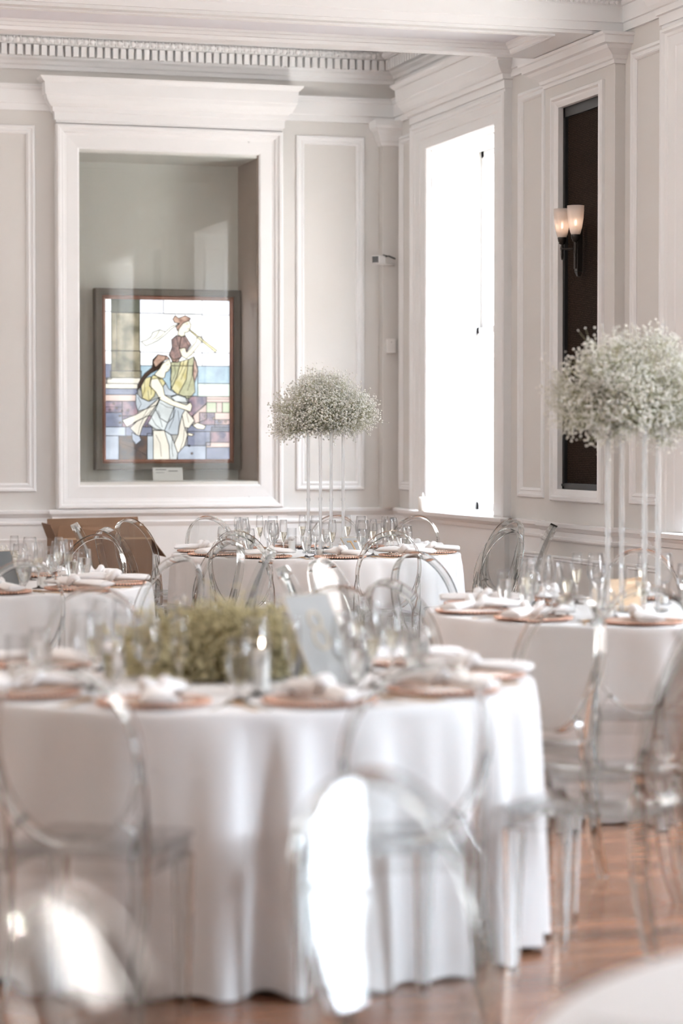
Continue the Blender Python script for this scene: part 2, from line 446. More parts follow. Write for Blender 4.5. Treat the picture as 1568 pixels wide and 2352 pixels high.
# right wall with openings --------------------------------------------
mb = MB()
edges = sorted([(c - WHALF, c + WHALF) for c in WIN_C])
y = YF
for (a, b) in edges:
    mb.box(XW, XO, y, a, 0, 4.9); mb.box(XW, XO, a, b, 0, WZ0); mb.box(XW, XO, a, b, WZ1, 4.9); y = b
mb.box(XW, XO, y, YW, 0, 4.9)
wall_right = mb.build('wall_right', M['wall'])
tag(wall_right, 'greige panelled wall with tall windows and piers on the right', 'wall', kind='structure')
mpr = map_right()
m = MB(); run(m, mpr, YF, YW, BAND); part(m, 'frieze_band', M['trim'], wall_right)
m = MB(); run(m, mpr, YF, YW, CORN); part(m, 'cornice', M['trim'], wall_right)
m = MB(); run(m, mpr, YF, YW, RAIL); part(m, 'chair_rail', M['trim'], wall_right)
m = MB(); run(m, mpr, YF, YW, BASE); part(m, 'skirting', M['trim'], wall_right)
m = MB(); m.box(XW - .012, XW, YF, YW, .2, .80); part(m, 'wainscot', M['trim'], wall_right)
y = 18.74
while y > 15.3:
    instance(dm, 'dentil', wall_right, (XW - .085, y, 4.464), (0, 0, -math.pi/2)); y -= .0625
y = 18.7
while y > 15.3:
    instance(eggm, 'egg_ornament', wall_right, (XW - .15, y, 4.552), (0, 0, -math.pi/2)); y -= .0535
# panels on the wall between casings and piers
m = MB(); frame_sweep(m, mpr, 18.395, 18.77, 1.067, 3.935, PANEL_PROF); part(m, 'panel_moulding', M['trim'], wall_right)
for k in range(3):
    o_ = -PERIOD * k
    for (a, b) in ((15.54, 16.05), (13.56, 14.07)):
        m = MB(); frame_sweep(m, mpr, a + o_, b + o_, 1.075, 3.915, PANEL_PROF); part(m, 'panel_moulding', M['trim'], wall_right)
    for (a, b) in ((15.50, 16.10), (13.60, 14.10), (16.3, 17.25), (17.33, 18.28)):
        m = MB(); frame_sweep(m, map_right(.012), a + o_, b + o_, .26, .70, [(d * .6, h * .7) for d, h in PANEL_PROF]); part(m, 'wainscot_panel_moulding', M['trim'], wall_right)
# piers --------------------------------------------------------------
PD = .07
def pier(c, name):
    root = tag(empty(name, (XW, c, 0)), '', '', kind='structure')
    a, b = c - .60, c + .60
    inv = Matrix.Translation((-XW, -c, 0))
    def put(mb, nm, mat):
        o = mb.build(nm, mat, root); o.matrix_parent_inverse = inv; return o
    x0, x1 = XW - PD, XW
    m = MB(); oz0, oz1, oy0, oy1 = 1.138, 3.70, c - .36, c + .36
    m.box(x0, x1, a, oy0, .2, 4.0).box(x0, x1, oy1, b, .2, 4.0).box(x0, x1, oy0, oy1, .2, oz0).box(x0, x1, oy0, oy1, oz1, 4.0)
    put(m, 'shaft', M['wall'])
    m = MB(); frame_sweep(m, map_right(PD), c - .435, c + .435, oz0 - .07, oz1 + .075, [(d_ * .76, h_) for d_, h_ in GRILLE_PROF]); put(m, 'panel_moulding', M['trim'])
    mp = lambda u, v, h: (XW - h, u, v)
    m = MB(); crown(m, mp, a, b, [(3.85, 0), (3.852, .012), (3.875, .014), (3.88, .03), (3.90, .035), (3.915, .055), (3.935, .085), (3.955, .10), (3.962, .125), (4.005, .13), (4.01, .145), (4.026, .15), (4.026, 0)], PD); put(m, 'capital', M['trim'])
    m = MB(); crown(m, mp, a, b, [(z, h) for h, z in RAIL], PD); put(m, 'chair_rail', M['trim'])
    m = MB(); crown(m, mp, a, b, [(0, .03), (.16, .03), (.2, .012), (.2, 0)], PD); put(m, 'plinth', M['trim'])
    m = MB(); frame_sweep(m, map_right(PD), c - .42, c + .42, .26, .70, [(d * .6, h * .7) for d, h in PANEL_PROF]); put(m, 'wainscot_panel_moulding', M['trim'])
    return root
for k in range(3):
    p = pier(14.79 - PERIOD * k, 'trim_%d' % (k + 1))
    p['label'] = ['panelled pier with moulded capital holding the dark mesh screen', 'panelled pier beyond the right edge, between second and third windows', 'panelled pier on the right wall nearest the viewer'][k]
    p['category'] = 'pier'
# mesh screen in the piers
def screen(c, label):
    root = tag(empty('mesh_screen', (XW, c, 1.138)), label, 'screen')
    y0, y1, z0, z1 = -.36, .36, 0, 2.562
    m = MB(); m.box(-.012, -.004, y0, y1, z0, z1); part(m, 'woven_panel', M['mesh'], root)
    m = MB()
    m.box(-.035, -.004, y0, y0 + .03, z0, z1).box(-.035, -.004, y1 - .03, y1, z0, z1)
    m.box(-.035, -.004, y0, y1, z0, z0 + .05).box(-.035, -.004, y0, y1, z1 - .07, z1); part(m, 'frame', M['black'], root)
    m = MB(); m.box(-.045, -.030, y0, y1, z0 + .03, z0 + .045); part(m, 'lower_rail', M['black'], root)
    return root
screen(14.79, 'tall dark woven mesh screen set into the pier behind the sconce')
# sconce
shade_prof = [(.026, 0), (.034, .02), (.044, .06), (.051, .11), (.055, .16), (.0555, .195), (.052, .195), (.0515, .16), (.047, .11), (.040, .06), (.030, .02), (.022, .004)]
M['shade'] = None
def shade_mat():
    m, t, out = nt('frosted_glass_shade')
    b = t.nodes.new('ShaderNodeBsdfPrincipled'); b.inputs['Base Color'].default_value = (0.86, 0.80, 0.76, 1); b.inputs['Roughness'].default_value = 0.35
    tr = t.nodes.new('ShaderNodeBsdfTransparent'); tl = t.nodes.new('ShaderNodeBsdfTranslucent'); tl.inputs['Color'].default_value = (0.9, 0.84, 0.8, 1)
    n = t.nodes.new('ShaderNodeTexNoise'); n.inputs['Scale'].default_value = 300
    a = t.nodes.new('ShaderNodeMixShader'); a.inputs['Fac'].default_value = 0.5
    c = t.nodes.new('ShaderNodeMixShader'); c.inputs['Fac'].default_value = 0.22
    t.links.new(b.outputs['BSDF'], a.inputs[1]); t.links.new(tl.outputs['BSDF'], a.inputs[2])
    t.links.new(a.outputs['Shader'], c.inputs[1]); t.links.new(tr.outputs['BSDF'], c.inputs[2])
    t.links.new(c.outputs['Shader'], out.inputs['Surface'])
    return m
M['shade'] = shade_mat()
M['bulb'] = emit('warm_bulb', (1.0, 0.72, 0.52), 14.0)
def sconce(c, label):
    root = tag(empty('wall_sconce', (XW - .035, c, 2.55)), label, 'sconce')
    m = MB()
    m.box(-.050, -.012, -.026, .026, .03, .36).box(-.060, -.048, -.016, .016, .05, .34)
    m.loft([[(-.05, -.026, .03), (-.012, -.026, .03), (-.012, .026, .03), (-.05, .026, .03)], [(-.04, -.012, 0), (-.02, -.012, 0), (-.02, .012, 0), (-.04, .012, 0)]])
    part(m, 'back_plate', M['bronze'], root, bevel=.003)
    for s in (-1, 1):
        m = MB(); m.tube([(-.05, 0, .185), (-.07, s * .05, .182), (-.095, s * .105, .185), (-.10, s * .118, .205), (-.10, s * .118, .235)], .007, 8)
        m.lathe([(.0, -.10), (.006, -.09), (.010, -.06), (.008, -.04), (.013, -.02), (.009, 0)], 10, (-.10, s * .118, .21)); part(m, 'arm', M['bronze'], root, smooth=True)
        m = MB(); m.lathe([(.010, 0), (.022, .006), (.020, .014), (.026, .02), (.030, .045), (.028, .05), (0.0, .05)], 16, (-.10, s * .118, .215)); part(m, 'cup', M['bronze'], root, smooth=True)
        sh = MB().lathe(shade_prof, 28).build('shade', M['shade'], root, smooth=True, loc=(-.10, s * .118, .255))
        b = MB(); b.lathe([(0, 0), (.010, .003), (.011, .05), (.011, .058), (0, .06)], 12); part(b, 'lamp_holder', M['candlewax'], sh, smooth=True)
        b = MB(); b.lathe([(0, .062), (.006, .07), (.008, .08), (.006, .095), (.003, .105), (0, .107)], 12); part(b, 'bulb', M['bulb'], sh, smooth=True)
    return root
sconce(14.80, 'dark bronze twin-arm wall sconce with two frosted glass shades')
screen(14.79 - PERIOD, 'dark mesh screen beyond the right edge of the picture')
sconce(14.77 - PERIOD, 'twin-arm sconce seen only as warm dots reflected in the display glass')

# corner pilaster -----------------------------------------------------
pil = tag(empty('trim_4', (5.98, YW, 0)), 'slim corner pilaster with bell-shaped capital between the two walls', 'pilaster', kind='structure')
pinv = Matrix.Translation((-5.98, -YW, 0))
def pput(mb, nm, mat):
    o = mb.build(nm, mat, pil); o.matrix_parent_inverse = pinv; return o
m = MB(); m.box(5.955, XW, YW - .10, YW, .92, 3.9); pput(m, 'shaft', M['wall'])
m = MB(); crown(m, mpb, 5.955, XW + .15, [(3.86, 0), (3.865, .014), (3.885, .018), (3.90, .03), (3.94, .045), (3.98, .065), (4.0, .085), (4.02, .09), (4.06, .09), (4.06, 0)], .10); pput(m, 'capital', M['trim'])

# ceiling beam -----------------------------------------------------------
beam = tag(empty('trim_5', (0, 14.2, 4.02)), 'wide white ceiling beam with recessed soffit crossing the top of the picture', 'beam', kind='structure')
binv = Matrix.Translation((0, -14.2, -4.02))
def bput(mb, nm, mat):
    o = mb.build(nm, mat, beam); o.matrix_parent_inverse = binv; return o
BY0, BY1, BZ = 14.20, 15.24, 4.03
m = MB(); m.box(XL, XW, BY0, BY1, BZ + .06, ZC); bput(m, 'core', M['trim'])
m = MB(); m.box(XL, XW, BY0, BY0 + .08, BZ, BZ + .059).box(XL, XW, BY1 - .20, BY1, BZ, BZ + .059).box(5.66, XW, BY0 + .08, BY1 - .20, BZ, BZ + .059); bput(m, 'soffit_border', M['trim'])
m = MB(); m.box(XL, 5.66, BY0 + .08, BY1 - .20, BZ + .05, BZ + .062); bput(m, 'soffit_panel', M['soffit'])
mpS = lambda u, v, h: (u, v, BZ + .05 - h)
m = MB(); frame_sweep(m, mpS, XL + .1, 5.66, BY0 + .08, BY1 - .20, [(0, 0), (0, .06), (.012, .066), (.028, .060), (.036, .04), (.052, .036), (.062, .018), (.072, .014), (.08, 0)]); bput(m, 'soffit_moulding', M['trim'])
mp = lambda u, v, h: (u, BY0 - h, v)
m = MB(); run(m, mp, XL, XW, [(h, z) for h, z in BAND]); bput(m, 'frieze_band', M['trim'])
m = MB(); run(m, mp, XL, XW, [(0, 4.37), (.018, 4.37), (.05, 4.435), (.085, 4.465), (.085, 4.545), (.15, 4.55), (.24, 4.68), (.26, 4.735), (0, 4.735)]); bput(m, 'cornice', M['trim'])
mp2 = lambda u, v, h: (u, BY1 + h, v)
m = MB(); run(m, mp2, XL, XW, [(h, z) for h, z in BAND]); bput(m, 'frieze_band', M['trim'])
beadm = MB(); beadm.lathe([(0, -.013), (.010, -.009), (.014, 0), (.010, .009), (0, .013)], 10); beadm.v = [(z, x_, y_) for x_, y_, z in beadm.v]
bm_ = beadm.mesh('bead', True); bm_.materials.append(M['trim'])
x = 6.02
while x > 4.6:
    o = instance(bm_, 'bead', beam, (x, BY0 - .055, 4.222)); o.matrix_parent_inverse = binv; x -= .034

# windows ---------------------------------------------------------------
def window(c, name, label):
    root = tag(empty(name, (XW, c, WZ0)), label, 'window', kind='structure')
    inv = Matrix.Translation((-XW, -c, -WZ0))
    def put(mb, nm, mat, par=root, **k):
        o = mb.build(nm, mat, par, **k)
        if par is root: o.matrix_parent_inverse = inv
        return o
    a, b = c - WHALF, c + WHALF
    # casing: jambs and head (stands on sill)
    m = MB(); e = .30
    rings = []
    for (cu, cv, su, sv) in ((a - e, WZ0, 1, 0), (a - e, WZ1 + .205, 1, -1), (b + e, WZ1 + .205, -1, -1), (b + e, WZ0, -1, 0)):
        rings.append([(XW - h, cu + su * d, cv + sv * d * (.205/.30)) for d, h in WCASE_PROF])
    m.loft(rings); put(m, 'casing', M['trim'])
    mp = lambda u, v, h: (XW - h, u, v)
    m = MB(); crown(m, mp, a - e, b + e, CROWN_PROF, .05); put(m, 'crown_moulding', M['trim'])
    m = MB(); crown(m, mp, a - e - .05, b + e + .05, [(.83, 0), (.832, .02), (.86, .03), (.875, .05), (.885, .055), (.89, .075), (.918, .08), (.922, .07), (.922, 0)], .05)
    m.box(XW - .001, XO - .02, a, b, WZ0 - .01, WZ0 + .004); put(m, 'sill', M['trim'])
    m = MB(); m.box(XW - .05, XW, a - e, b + e, .2, .83); put(m, 'apron', M['trim'])
    # reveal lining with raised panels
    for s, yy in ((1, b), (-1, a)):
        m = MB(); m.box(XW + .02, XO - .05, min(yy, yy - s * .008), max(yy, yy - s * .008), WZ0, WZ1); 
        mpj = lambda u, v, h: (u, yy - s * (.008 + h), v)
        frame_sweep(m, mpj, XW + .09, XO - .14, WZ0 + .18, WZ1 - .16, [(0, 0), (0, .008), (.012, .014), (.03, .004), (.05, .002), (.05, 0)]); put(m, 'reveal_panel', M['trim'])
    m = MB(); mph = lambda u, v, h: (u, v, WZ1 - .006 - h)
    m.box(XW + .02, XO - .05, a, b, WZ1 - .006, WZ1)
    frame_sweep(m, mph, XW + .09, XO - .14, a + .12, b - .12, [(0, 0), (0, .008), (.012, .014), (.03, .004), (.05, .002), (.05, 0)]); put(m, 'head_panel', M['trim'])
    # sashes
    for (z0, z1, xo) in ((WZ0, 2.36, XO - .045), (2.31, WZ1, XO - .005)):
        m = MB(); x0, x1 = xo - .02, xo + .02
        m.box(x0, x1, a, a + .055, z0, z1).box(x0, x1, b - .055, b, z0, z1).box(x0, x1, a, b, z0, z0 + .06).box(x0, x1, a, b, z1 - .05, z1)
        m.box(x0 + .008, x1 - .008, c - .012, c + .012, z0, z1)
        sash = MB(); 
        so = put(m, 'sash', M['trim'])
        for (p, q) in ((a + .055, c - .012), (c + .012, b - .055)):
            g = MB(); g.box(xo - .002, xo + .002, p, q, z0 + .06, z1 - .05)
            go = g.build('pane', M['pane'], so)
    return root
WL = ['tall bright window with panelled reveal beside the room corner', 'second tall window whose casing shows at the right edge', 'third tall window on the right wall, seen only reflected', 'fourth tall window on the right wall beside the viewer']
for k, c in enumerate(WIN_C): window(c, 'window_%d' % (k + 1), WL[k])

# unseen wing added outside the windows to keep the low sky off them
nb = MB().box(12.0, 12.4, 2.0, 10.0, -.5, 5.6).box(9.3, 12.4, 10.0, 45.0, -.5, 6.5).build('wall_outside', paint('weathered_brick', (0.42, 0.37, 0.34), 0.85, 0.12, 1.5))
tag(nb, 'brown brick neighbouring wing outside the side windows, out of view', 'wall', kind='structure')

# floor -------------------------------------------------------------------
fl = MB().box(XL, 6.6, YF, YW, -.1, -.012).build('floor', M['floorfield'])
tag(fl, 'red-brown glossy wooden plank floor under the tables', 'floor', kind='structure')
# rest of the floor round the planked part stays material only
PX0, PX1, PY0, PY1 = 0.0, 4.2, 3.9, 9.1
m = MB()
for (a, b, c, d) in ((XL, PX0, YF, YW), (PX1, XW, YF, YW), (PX0, PX1, YF, PY0), (PX0, PX1, PY1, YW)):
    m.box(a, b, c, d, -.012, 0)
part(m, 'strip_flooring', M['floorfield'], fl)
plank_m = {}
rowh = .13; nrow = int(round((PY1 - PY0) / rowh)); 
for r in range(nrow):
    x = PX0; off = random.uniform(.3, 1.3); first = True
    while x < PX1 - 1e-4:
        L = off if first else random.choice((.9, 1.1, 1.3)); first = False
        x2 = min(PX1, x + L)
        if PX1 - x2 < .25: x2 = PX1
        key = round(x2 - x, 2)
        if key not in plank_m:
            mm = MB(); w = key / 2 - .0008; h = rowh / 2 - .0008
            mm.loft([[(-w, -h, -.012), (w, -h, -.012), (w, h, -.012), (-w, h, -.012)], [(-w, -h, -.001), (w, -h, -.001), (w, h, -.001), (-w, h, -.001)], [(-w + .001, -h + .001, 0), (w - .001, -h + .001, 0), (w - .001, h - .001, 0), (-w + .001, h - .001, 0)]])
            plank_m[key] = mm.mesh('plank'); plank_m[key].materials.append(M['plank'])
        instance(plank_m[key], 'plank', fl, ((x + x2) / 2, PY0 + (r + .5) * rowh, 0)); x = x2

# ------------------------------------------------------------------ display niche
dc = tag(empty('display_case', (4.2, YW, NZ0)), 'large white framed glazed display case set into the wall', 'display case', kind='structure')
dinv = Matrix.Translation((-4.2, -YW, -NZ0))
def dput(mb, nm, mat, par=None, **k):
    o = mb.build(nm, mat, par or dc, **k)
    if par is None: o.matrix_parent_inverse = dinv
    return o
m = MB(); frame_sweep(m, mpb, 3.285, 5.12, .93, 3.948, CASE_PROF); dput(m, 'casing', M['trim'])
m = MB(); crown(m, mpb, 3.285, 5.12, CROWN_PROF, .075); dput(m, 'crown_moulding', M['trim'])
m = MB(); crown(m, mpb, 3.25, 5.155, [(.20, 0), (.79, 0), (.80, .004), (.826, .012), (.84, .004), (.87, .004), (.885, .02), (.895, .03), (.918, .032), (.926, .02), (.926, 0)], .06); dput(m, 'base', M['trim'])
NYB = 19.50
m = MB(); m.box(NX0 - .05, NX1 + .02, NYB, NYB + .05, NZ0 - .05, NZ1 + .05); dput(m, 'niche_back', M['nicheback'])
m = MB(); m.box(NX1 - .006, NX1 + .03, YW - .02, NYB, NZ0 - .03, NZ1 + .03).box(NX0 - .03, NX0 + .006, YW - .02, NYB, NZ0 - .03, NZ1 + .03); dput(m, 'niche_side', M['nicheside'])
m = MB(); m.box(NX0, NX1, YW - .02, NYB, NZ1 - .006, NZ1 + .03); dput(m, 'niche_top', M['nicheback'])
m = MB(); m.box(NX0, NX1, YW - .03, NYB, NZ0 - .03, NZ0 + .004); dput(m, 'niche_floor', M['nicheback'])
m = MB(); m.box(NX0, NX1, YW - .036, YW - .030, NZ0, NZ1); dput(m, 'glass_pane', M['casepane'])
m = MB(); 
for (px_, pz_) in ((4.845, 3.86), (4.845, 1.01)):
    m.lathe([(0, 0), (.008, 0), (.008, .003), (0, .003)], 10); 
    n_ = len(m.v) - 40
    for i in range(n_, len(m.v)):
        a_, b_, c_ = m.v[i]; m.v[i] = (px_ + a_, YW - .047 - c_, pz_ + b_)
dput(m, 'screw_head', M['black'])

# stained glass panel ---------------------------------------------------------
GX0, GX1, GZ0, GZ1 = 3.785, 4.826, 1.313, 2.621
SGY = 19.42
sg = tag(empty('stained_glass_panel', ((GX0 + GX1) / 2, NYB, 1.243)), 'backlit stained glass panel of two robed figures in a walnut frame', 'stained glass')
sinv = Matrix.Translation((-(GX0 + GX1) / 2, -NYB, -1.243))
def sput(mb, nm, mat, **k):
    o = mb.build(nm, mat, sg, **k); o.matrix_parent_inverse = sinv; return o
mpg = lambda u, v, h: (u, NYB - h, v)
m = MB(); frame_sweep(m, mpg, 3.70, 4.912, 1.228, 2.706, [(0, 0), (0, .115), (.006, .12), (.052, .12), (.056, .11), (.056, 0)]); sput(m, 'outer_frame', M['framewood'])
m = MB(); frame_sweep(m, mpg, 3.756, 4.856, 1.284, 2.650, [(0, 0), (0, .10), (.012, .112), (.018, .10), (.03, .088), (.03, 0)]); sput(m, 'inner_frame', M['framecopper'])
gmat = {}
def gm(c, s=1.0, n=.35, c2=None, sc=9.0):
    key = (c, s, n, c2, sc)
    if key not in gmat: 
        gmat[key] = emit('opalescent_glass', c, s, n, sc, c2); gmat[key].cycles.emission_sampling = 'NONE'
    return gmat[key]
def lin(r, g, b): return tuple(((v / 255.0) ** 2.2) for v in (r, g, b))
def uvw(cx_, cy_):
    return GX0 + (cx_ - 150) / 1128.0 * (GX1 - GX0), GZ1 - (cy_ - 180) / 1445.0 * (GZ1 - GZ0)
lead_mb = MB()
def pane(poly, mat, layer=0):
    pts = [uvw(*q) for q in poly]
    y0 = SGY - layer * .0022
    m = MB(); n = len(pts)
    A = [(u, y0 + .003, v) for u, v in pts]; B = [(u, y0, v) for u, v in pts]
    m.loft([A, B]); sput(m, 'glass_piece', mat)
    for i in range(n):
        p, q = Vector((pts[i][0], y0 - .0005, pts[i][1])), Vector((pts[(i+1) % n][0], y0 - .0005, pts[(i+1) % n][1]))
        d = (q - p)
        if d.length < 1e-5: continue
        d.normalize(); nn = Vector((-d.z, 0, d.x)) * .0030; p2 = p - d * .002; q2 = q + d * .002
        lead_mb.loft([[p2 - nn, p2 + nn, p2 + nn + Vector((0, -.0018, 0)), p2 - nn + Vector((0, -.0018, 0))], [q2 - nn, q2 + nn, q2 + nn + Vector((0, -.0018, 0)), q2 - nn + Vector((0, -.0018, 0))]])
def R(a, b, c, d): return [(a, b), (c, b), (c, d), (a, d)]
sky = gm(lin(250, 250, 255), 1.25, .06); sky2 = gm(lin(236, 236, 248), 1.15, .14)
col_ = gm(lin(205, 192, 165), .62, .5, lin(120, 115, 95), 7); cap_ = gm(lin(120, 122, 108), .5, .4)
hill = gm(lin(176, 200, 214), .9, .25, lin(150, 172, 190)); hill2 = gm(lin(225, 232, 224), 1.0, .2, lin(190, 208, 196))
purp = gm(lin(120, 115, 140), .65, .4, lin(190, 160, 170), 16); purp2 = gm(lin(150, 155, 180), .75, .3); dark = gm(lin(82, 82, 88), .55, .5, lin(140, 112, 95), 12)
pink = gm(lin(226, 200, 192), .85, .2); blue = gm(lin(190, 198, 215), .85, .2); grn = gm(lin(205, 215, 185), .85, .25)
skin = gm(lin(246, 236, 214), 1.0, .08); hair = gm(lin(88, 70, 62), .55, .3); rose = gm(lin(214, 180, 162), .8, .4, lin(135, 100, 90), 26)
yel = gm(lin(228, 220, 178), .88, .35, lin(200, 186, 130), 14); olive = gm(lin(178, 178, 142), .78, .4, lin(214, 212, 180), 14); plum = gm(lin(122, 108, 110), .65, .5, lin(205, 168, 160), 22)
robe = gm(lin(216, 220, 222), .92, .2); robe2 = gm(lin(234, 226, 214), .95, .16); robe3 = gm(lin(198, 206, 216), .88, .2); white = gm(lin(245, 242, 232), 1.05, .08)
BGP = [(R(150,180,205,292), sky), (R(150,292,205,645), sky), (R(205,180,460,302), cap_), (R(460,180,676,305), sky2), (R(676,180,1025,308), sky), (R(1025,180,1278,312), sky2),
 (R(460,305,1025,655), sky), (R(1025,312,1278,655), sky), (R(205,302,460,645), col_), (R(205,645,465,825), col_), (R(150,645,205,765), sky), (R(465,655,1025,775), sky), (R(1025,655,1278,775), sky2),
 (R(150,765,205,900), purp2), (R(465,775,740,1000), hill), (R(740,775,985,1050), hill), (R(985,775,1278,935), hill), (R(985,935,1278,1052), hill2),
 (R(195,825,475,888), col_), (R(165,888,470,940), robe2), (R(150,940,440,985), robe2), (R(150,985,440,1040), purp2), ([(150,1040),(440,1040),(440,1098),(150,1098)], pink),
 (R(150,1098,300,1200), purp), (R(300,1098,440,1230), purp), (R(150,1200,300,1330), purp2), (R(300,1230,570,1330), purp), (R(150,1330,330,1410), blue), (R(330,1330,570,1410), purp2), (R(150,1410,270,1625), blue), (R(270,1410,525,1625), dark), (R(525,1390,580,1625), robe3),
 ([(900,1052),(1065,1052),(1065,1120),(900,1260)], purp), ([(940,1230),(1065,1110),(1065,1260),(960,1300)], pink), (R(1065,1052,1278,1105), pink), (R(1065,1105,1155,1198), grn), (R(1155,1105,1210,1198), pink), (R(1210,1105,1278,1198), grn),
 (R(1000,1198,1140,1310), purp), (R(1140,1198,1278,1262), pink), (R(1140,1262,1278,1330), gm(lin(210,180,175), .75, .4, lin(120,120,140), 22)), (R(890,1310,1278,1370), purp2), (R(1110,1330,1278,1370), dark), (R(890,1370,1100,1500), purp2), (R(1100,1370,1278,1470), purp), (R(1060,1470,1278,1515), pink), (R(800,1500,1060,1625), blue), (R(1060,1515,1278,1625), purp2)]
for poly, mt in BGP: pane(poly, mt, 0)
FIG = [
 ([(830,385),(740,450),(690,500),(625,550),(560,582),(515,600),(470,560),(520,545),(560,515),(575,475),(640,450),(690,468),(745,420)], white, 1),
 ([(740,745),(830,735),(800,860),(745,985),(735,900),(745,830)], olive, 1), ([(830,735),(900,715),(880,900),(805,1040),(745,985),(800,860)], yel, 1), ([(900,715),(950,690),(985,820),(955,930),(960,1010),(905,1075),(805,1040),(880,900)], olive, 1),
 ([(950,690),(975,740),(988,830),(955,930),(940,860)], rose, 2),
 ([(745,540),(790,500),(835,512),(815,620),(840,690),(765,745),(722,680),(750,610)], plum, 2), ([(835,512),(870,500),(925,585),(880,650),(870,612),(815,620)], plum, 2), ([(725,680),(765,720),(830,700),(800,745),(755,742)], rose, 3),
 ([(815,622),(868,610),(885,652),(965,560),(975,515),(1010,503),(1032,530),(1008,572),(930,672),(878,712),(838,690)], skin, 3),
 ([(800,492),(815,440),(850,392),(905,365),(924,402),(915,440),(896,470),(866,476),(868,505),(835,512)], skin, 3),
 ([(755,355),(778,320),(810,345),(870,320),(920,345),(908,366),(850,390),(815,440),(797,462),(785,425),(820,392),(772,386)], rose, 4),
 ([(905,455),(915,448),(1045,545),(1160,630),(1145,655),(1030,562)], yel, 4),
 ([(432,1005),(450,930),(500,850),(570,792),(575,722),(622,675),(700,690),(665,760),(632,805),(560,845),(510,890),(470,965)], hair, 2),
 ([(578,742),(622,676),(700,686),(725,708),(655,742),(600,792)], rose, 3),
 ([(590,855),(640,800),(662,760),(727,715),(741,770),(720,822),(692,836),(682,882),(640,895)], skin, 3),
 ([(470,962),(512,890),(560,875),(545,960),(600,1010),(590,1050),(540,1098),(480,1070)], yel, 3), ([(575,860),(660,890),(692,935),(665,965),(620,890),(560,900)], yel, 3),
 ([(425,1020),(470,1070),(540,1100),(640,1060),(610,1130),(520,1165),(440,1188),(420,1120)], robe3, 2), ([(690,930),(720,985),(800,1035),(740,1050),(680,1040),(665,970)], robe3, 2),
 ([(740,1060),(810,1035),(870,1055),(892,1110),(780,1100)], robe, 2), ([(640,1080),(770,1140),(760,1240),(710,1292),(640,1250),(600,1170)], robe, 2), ([(870,1170),(955,1270),(900,1342),(862,1332),(840,1220)], robe2, 2),
 ([(770,1140),(870,1170),(840,1220),(815,1330),(805,1400),(735,1400),(680,1362),(710,1292)], robe3, 2), ([(840,1220),(862,1332),(890,1400),(862,1500),(800,1570),(770,1480),(805,1400),(815,1330)], robe2, 2),
 ([(530,1300),(600,1170),(640,1250),(710,1292),(680,1362),(600,1350)], robe, 2), ([(578,1362),(680,1362),(722,1500),(727,1625),(578,1625)], robe2, 2), ([(680,1362),(738,1400),(770,1480),(800,1570),(792,1625),(727,1625),(722,1500)], robe, 2),
 ([(642,1060),(602,1140),(540,1225),(430,1280),(340,1330),(300,1270),(420,1220),(520,1162)], robe2, 3), ([(540,1225),(480,1330),(455,1412),(425,1400),(370,1340),(430,1280)], robe2, 3), ([(455,1412),(470,1450),(420,1490),(390,1440),(385,1380),(425,1400)], blue, 3),
 ([(548,960),(562,900),(620,890),(668,972),(682,1042),(762,1092),(880,1132),(915,1105),(932,1140),(916,1192),(860,1172),(740,1132),(640,1082),(600,1012)], skin, 4),
 ([(935,1315),(980,1290),(1056,1320),(1040,1350),(980,1346)], skin, 2), ([(890,1382),(950,1394),(930,1412),(895,1405)], skin, 2)]
for poly, mt, ly in FIG: pane(poly, mt, ly)
for (cx_, cy_, r_) in ((225,1120,9),(250,1160,8),(190,1175,7),(300,1185,8),(350,1180,8),(280,1230,8),(280,1290,8),(520,1320,9),(1060,1230,9),(1130,1250,10),(1180,1280,9),(1240,1280,10),(905,1500,8),(930,1570,9)):
    pane([(cx_ + r_*math.cos(a), cy_ + r_*math.sin(a)) for a in (0, 1.05, 2.1, 3.14, 4.2, 5.25)], pink, 1)
LINES = [[(640,450),(600,520),(560,545)], [(690,468),(650,510),(600,540)], [(900,715),(870,800),(830,900)], [(860,720),(840,800),(790,900)], [(770,760),(780,840),(745,930)], [(940,760),(930,870),(890,1000)],
 [(790,510),(800,580),(840,640)], [(760,590),(800,600)], [(850,505),(880,560),(900,600)], [(500,920),(500,1000),(480,1060)], [(530,1000),(540,1090)], [(560,940),(560,1040)], [(620,895),(650,900)],
 [(440,1060),(470,1120),(440,1180)], [(610,1090),(540,1150),(480,1250),(400,1290)], [(560,1180),(490,1250),(455,1330),(440,1400)], [(620,1180),(640,1230),(630,1250)], [(780,1170),(760,1260),(720,1350)], [(800,1180),(815,1280),(800,1400)],
 [(600,1400),(640,1480),(650,1600)], [(860,1350),(850,1450),(820,1540)], [(750,1420),(745,1520),(755,1600)], [(640,1260),(660,1330)], [(560,1240),(600,1310),(660,1360)], [(880,1200),(900,1290)], [(250,305),(250,820)], [(640,1110),(700,1150),(760,1160)],
 [(290,1480),(400,1520),(520,1590)], [(300,1450),(420,1470)], [(150,1150),(300,1150)], [(1065,1075),(1278,1075)], [(872,398),(898,394)], [(890,440),(908,440)], [(696,768),(718,764)], [(705,812),(722,812)], [(1100,1350),(1278,1350)]]
for ln in LINES:
    lead_mb.band([(uvw(*q)[0], SGY - .0115, uvw(*q)[1]) for q in ln], [(0, 1, 0)] * len(ln), .0036, .0018)
lo = sput(lead_mb, 'lead_lines', M['lead'])
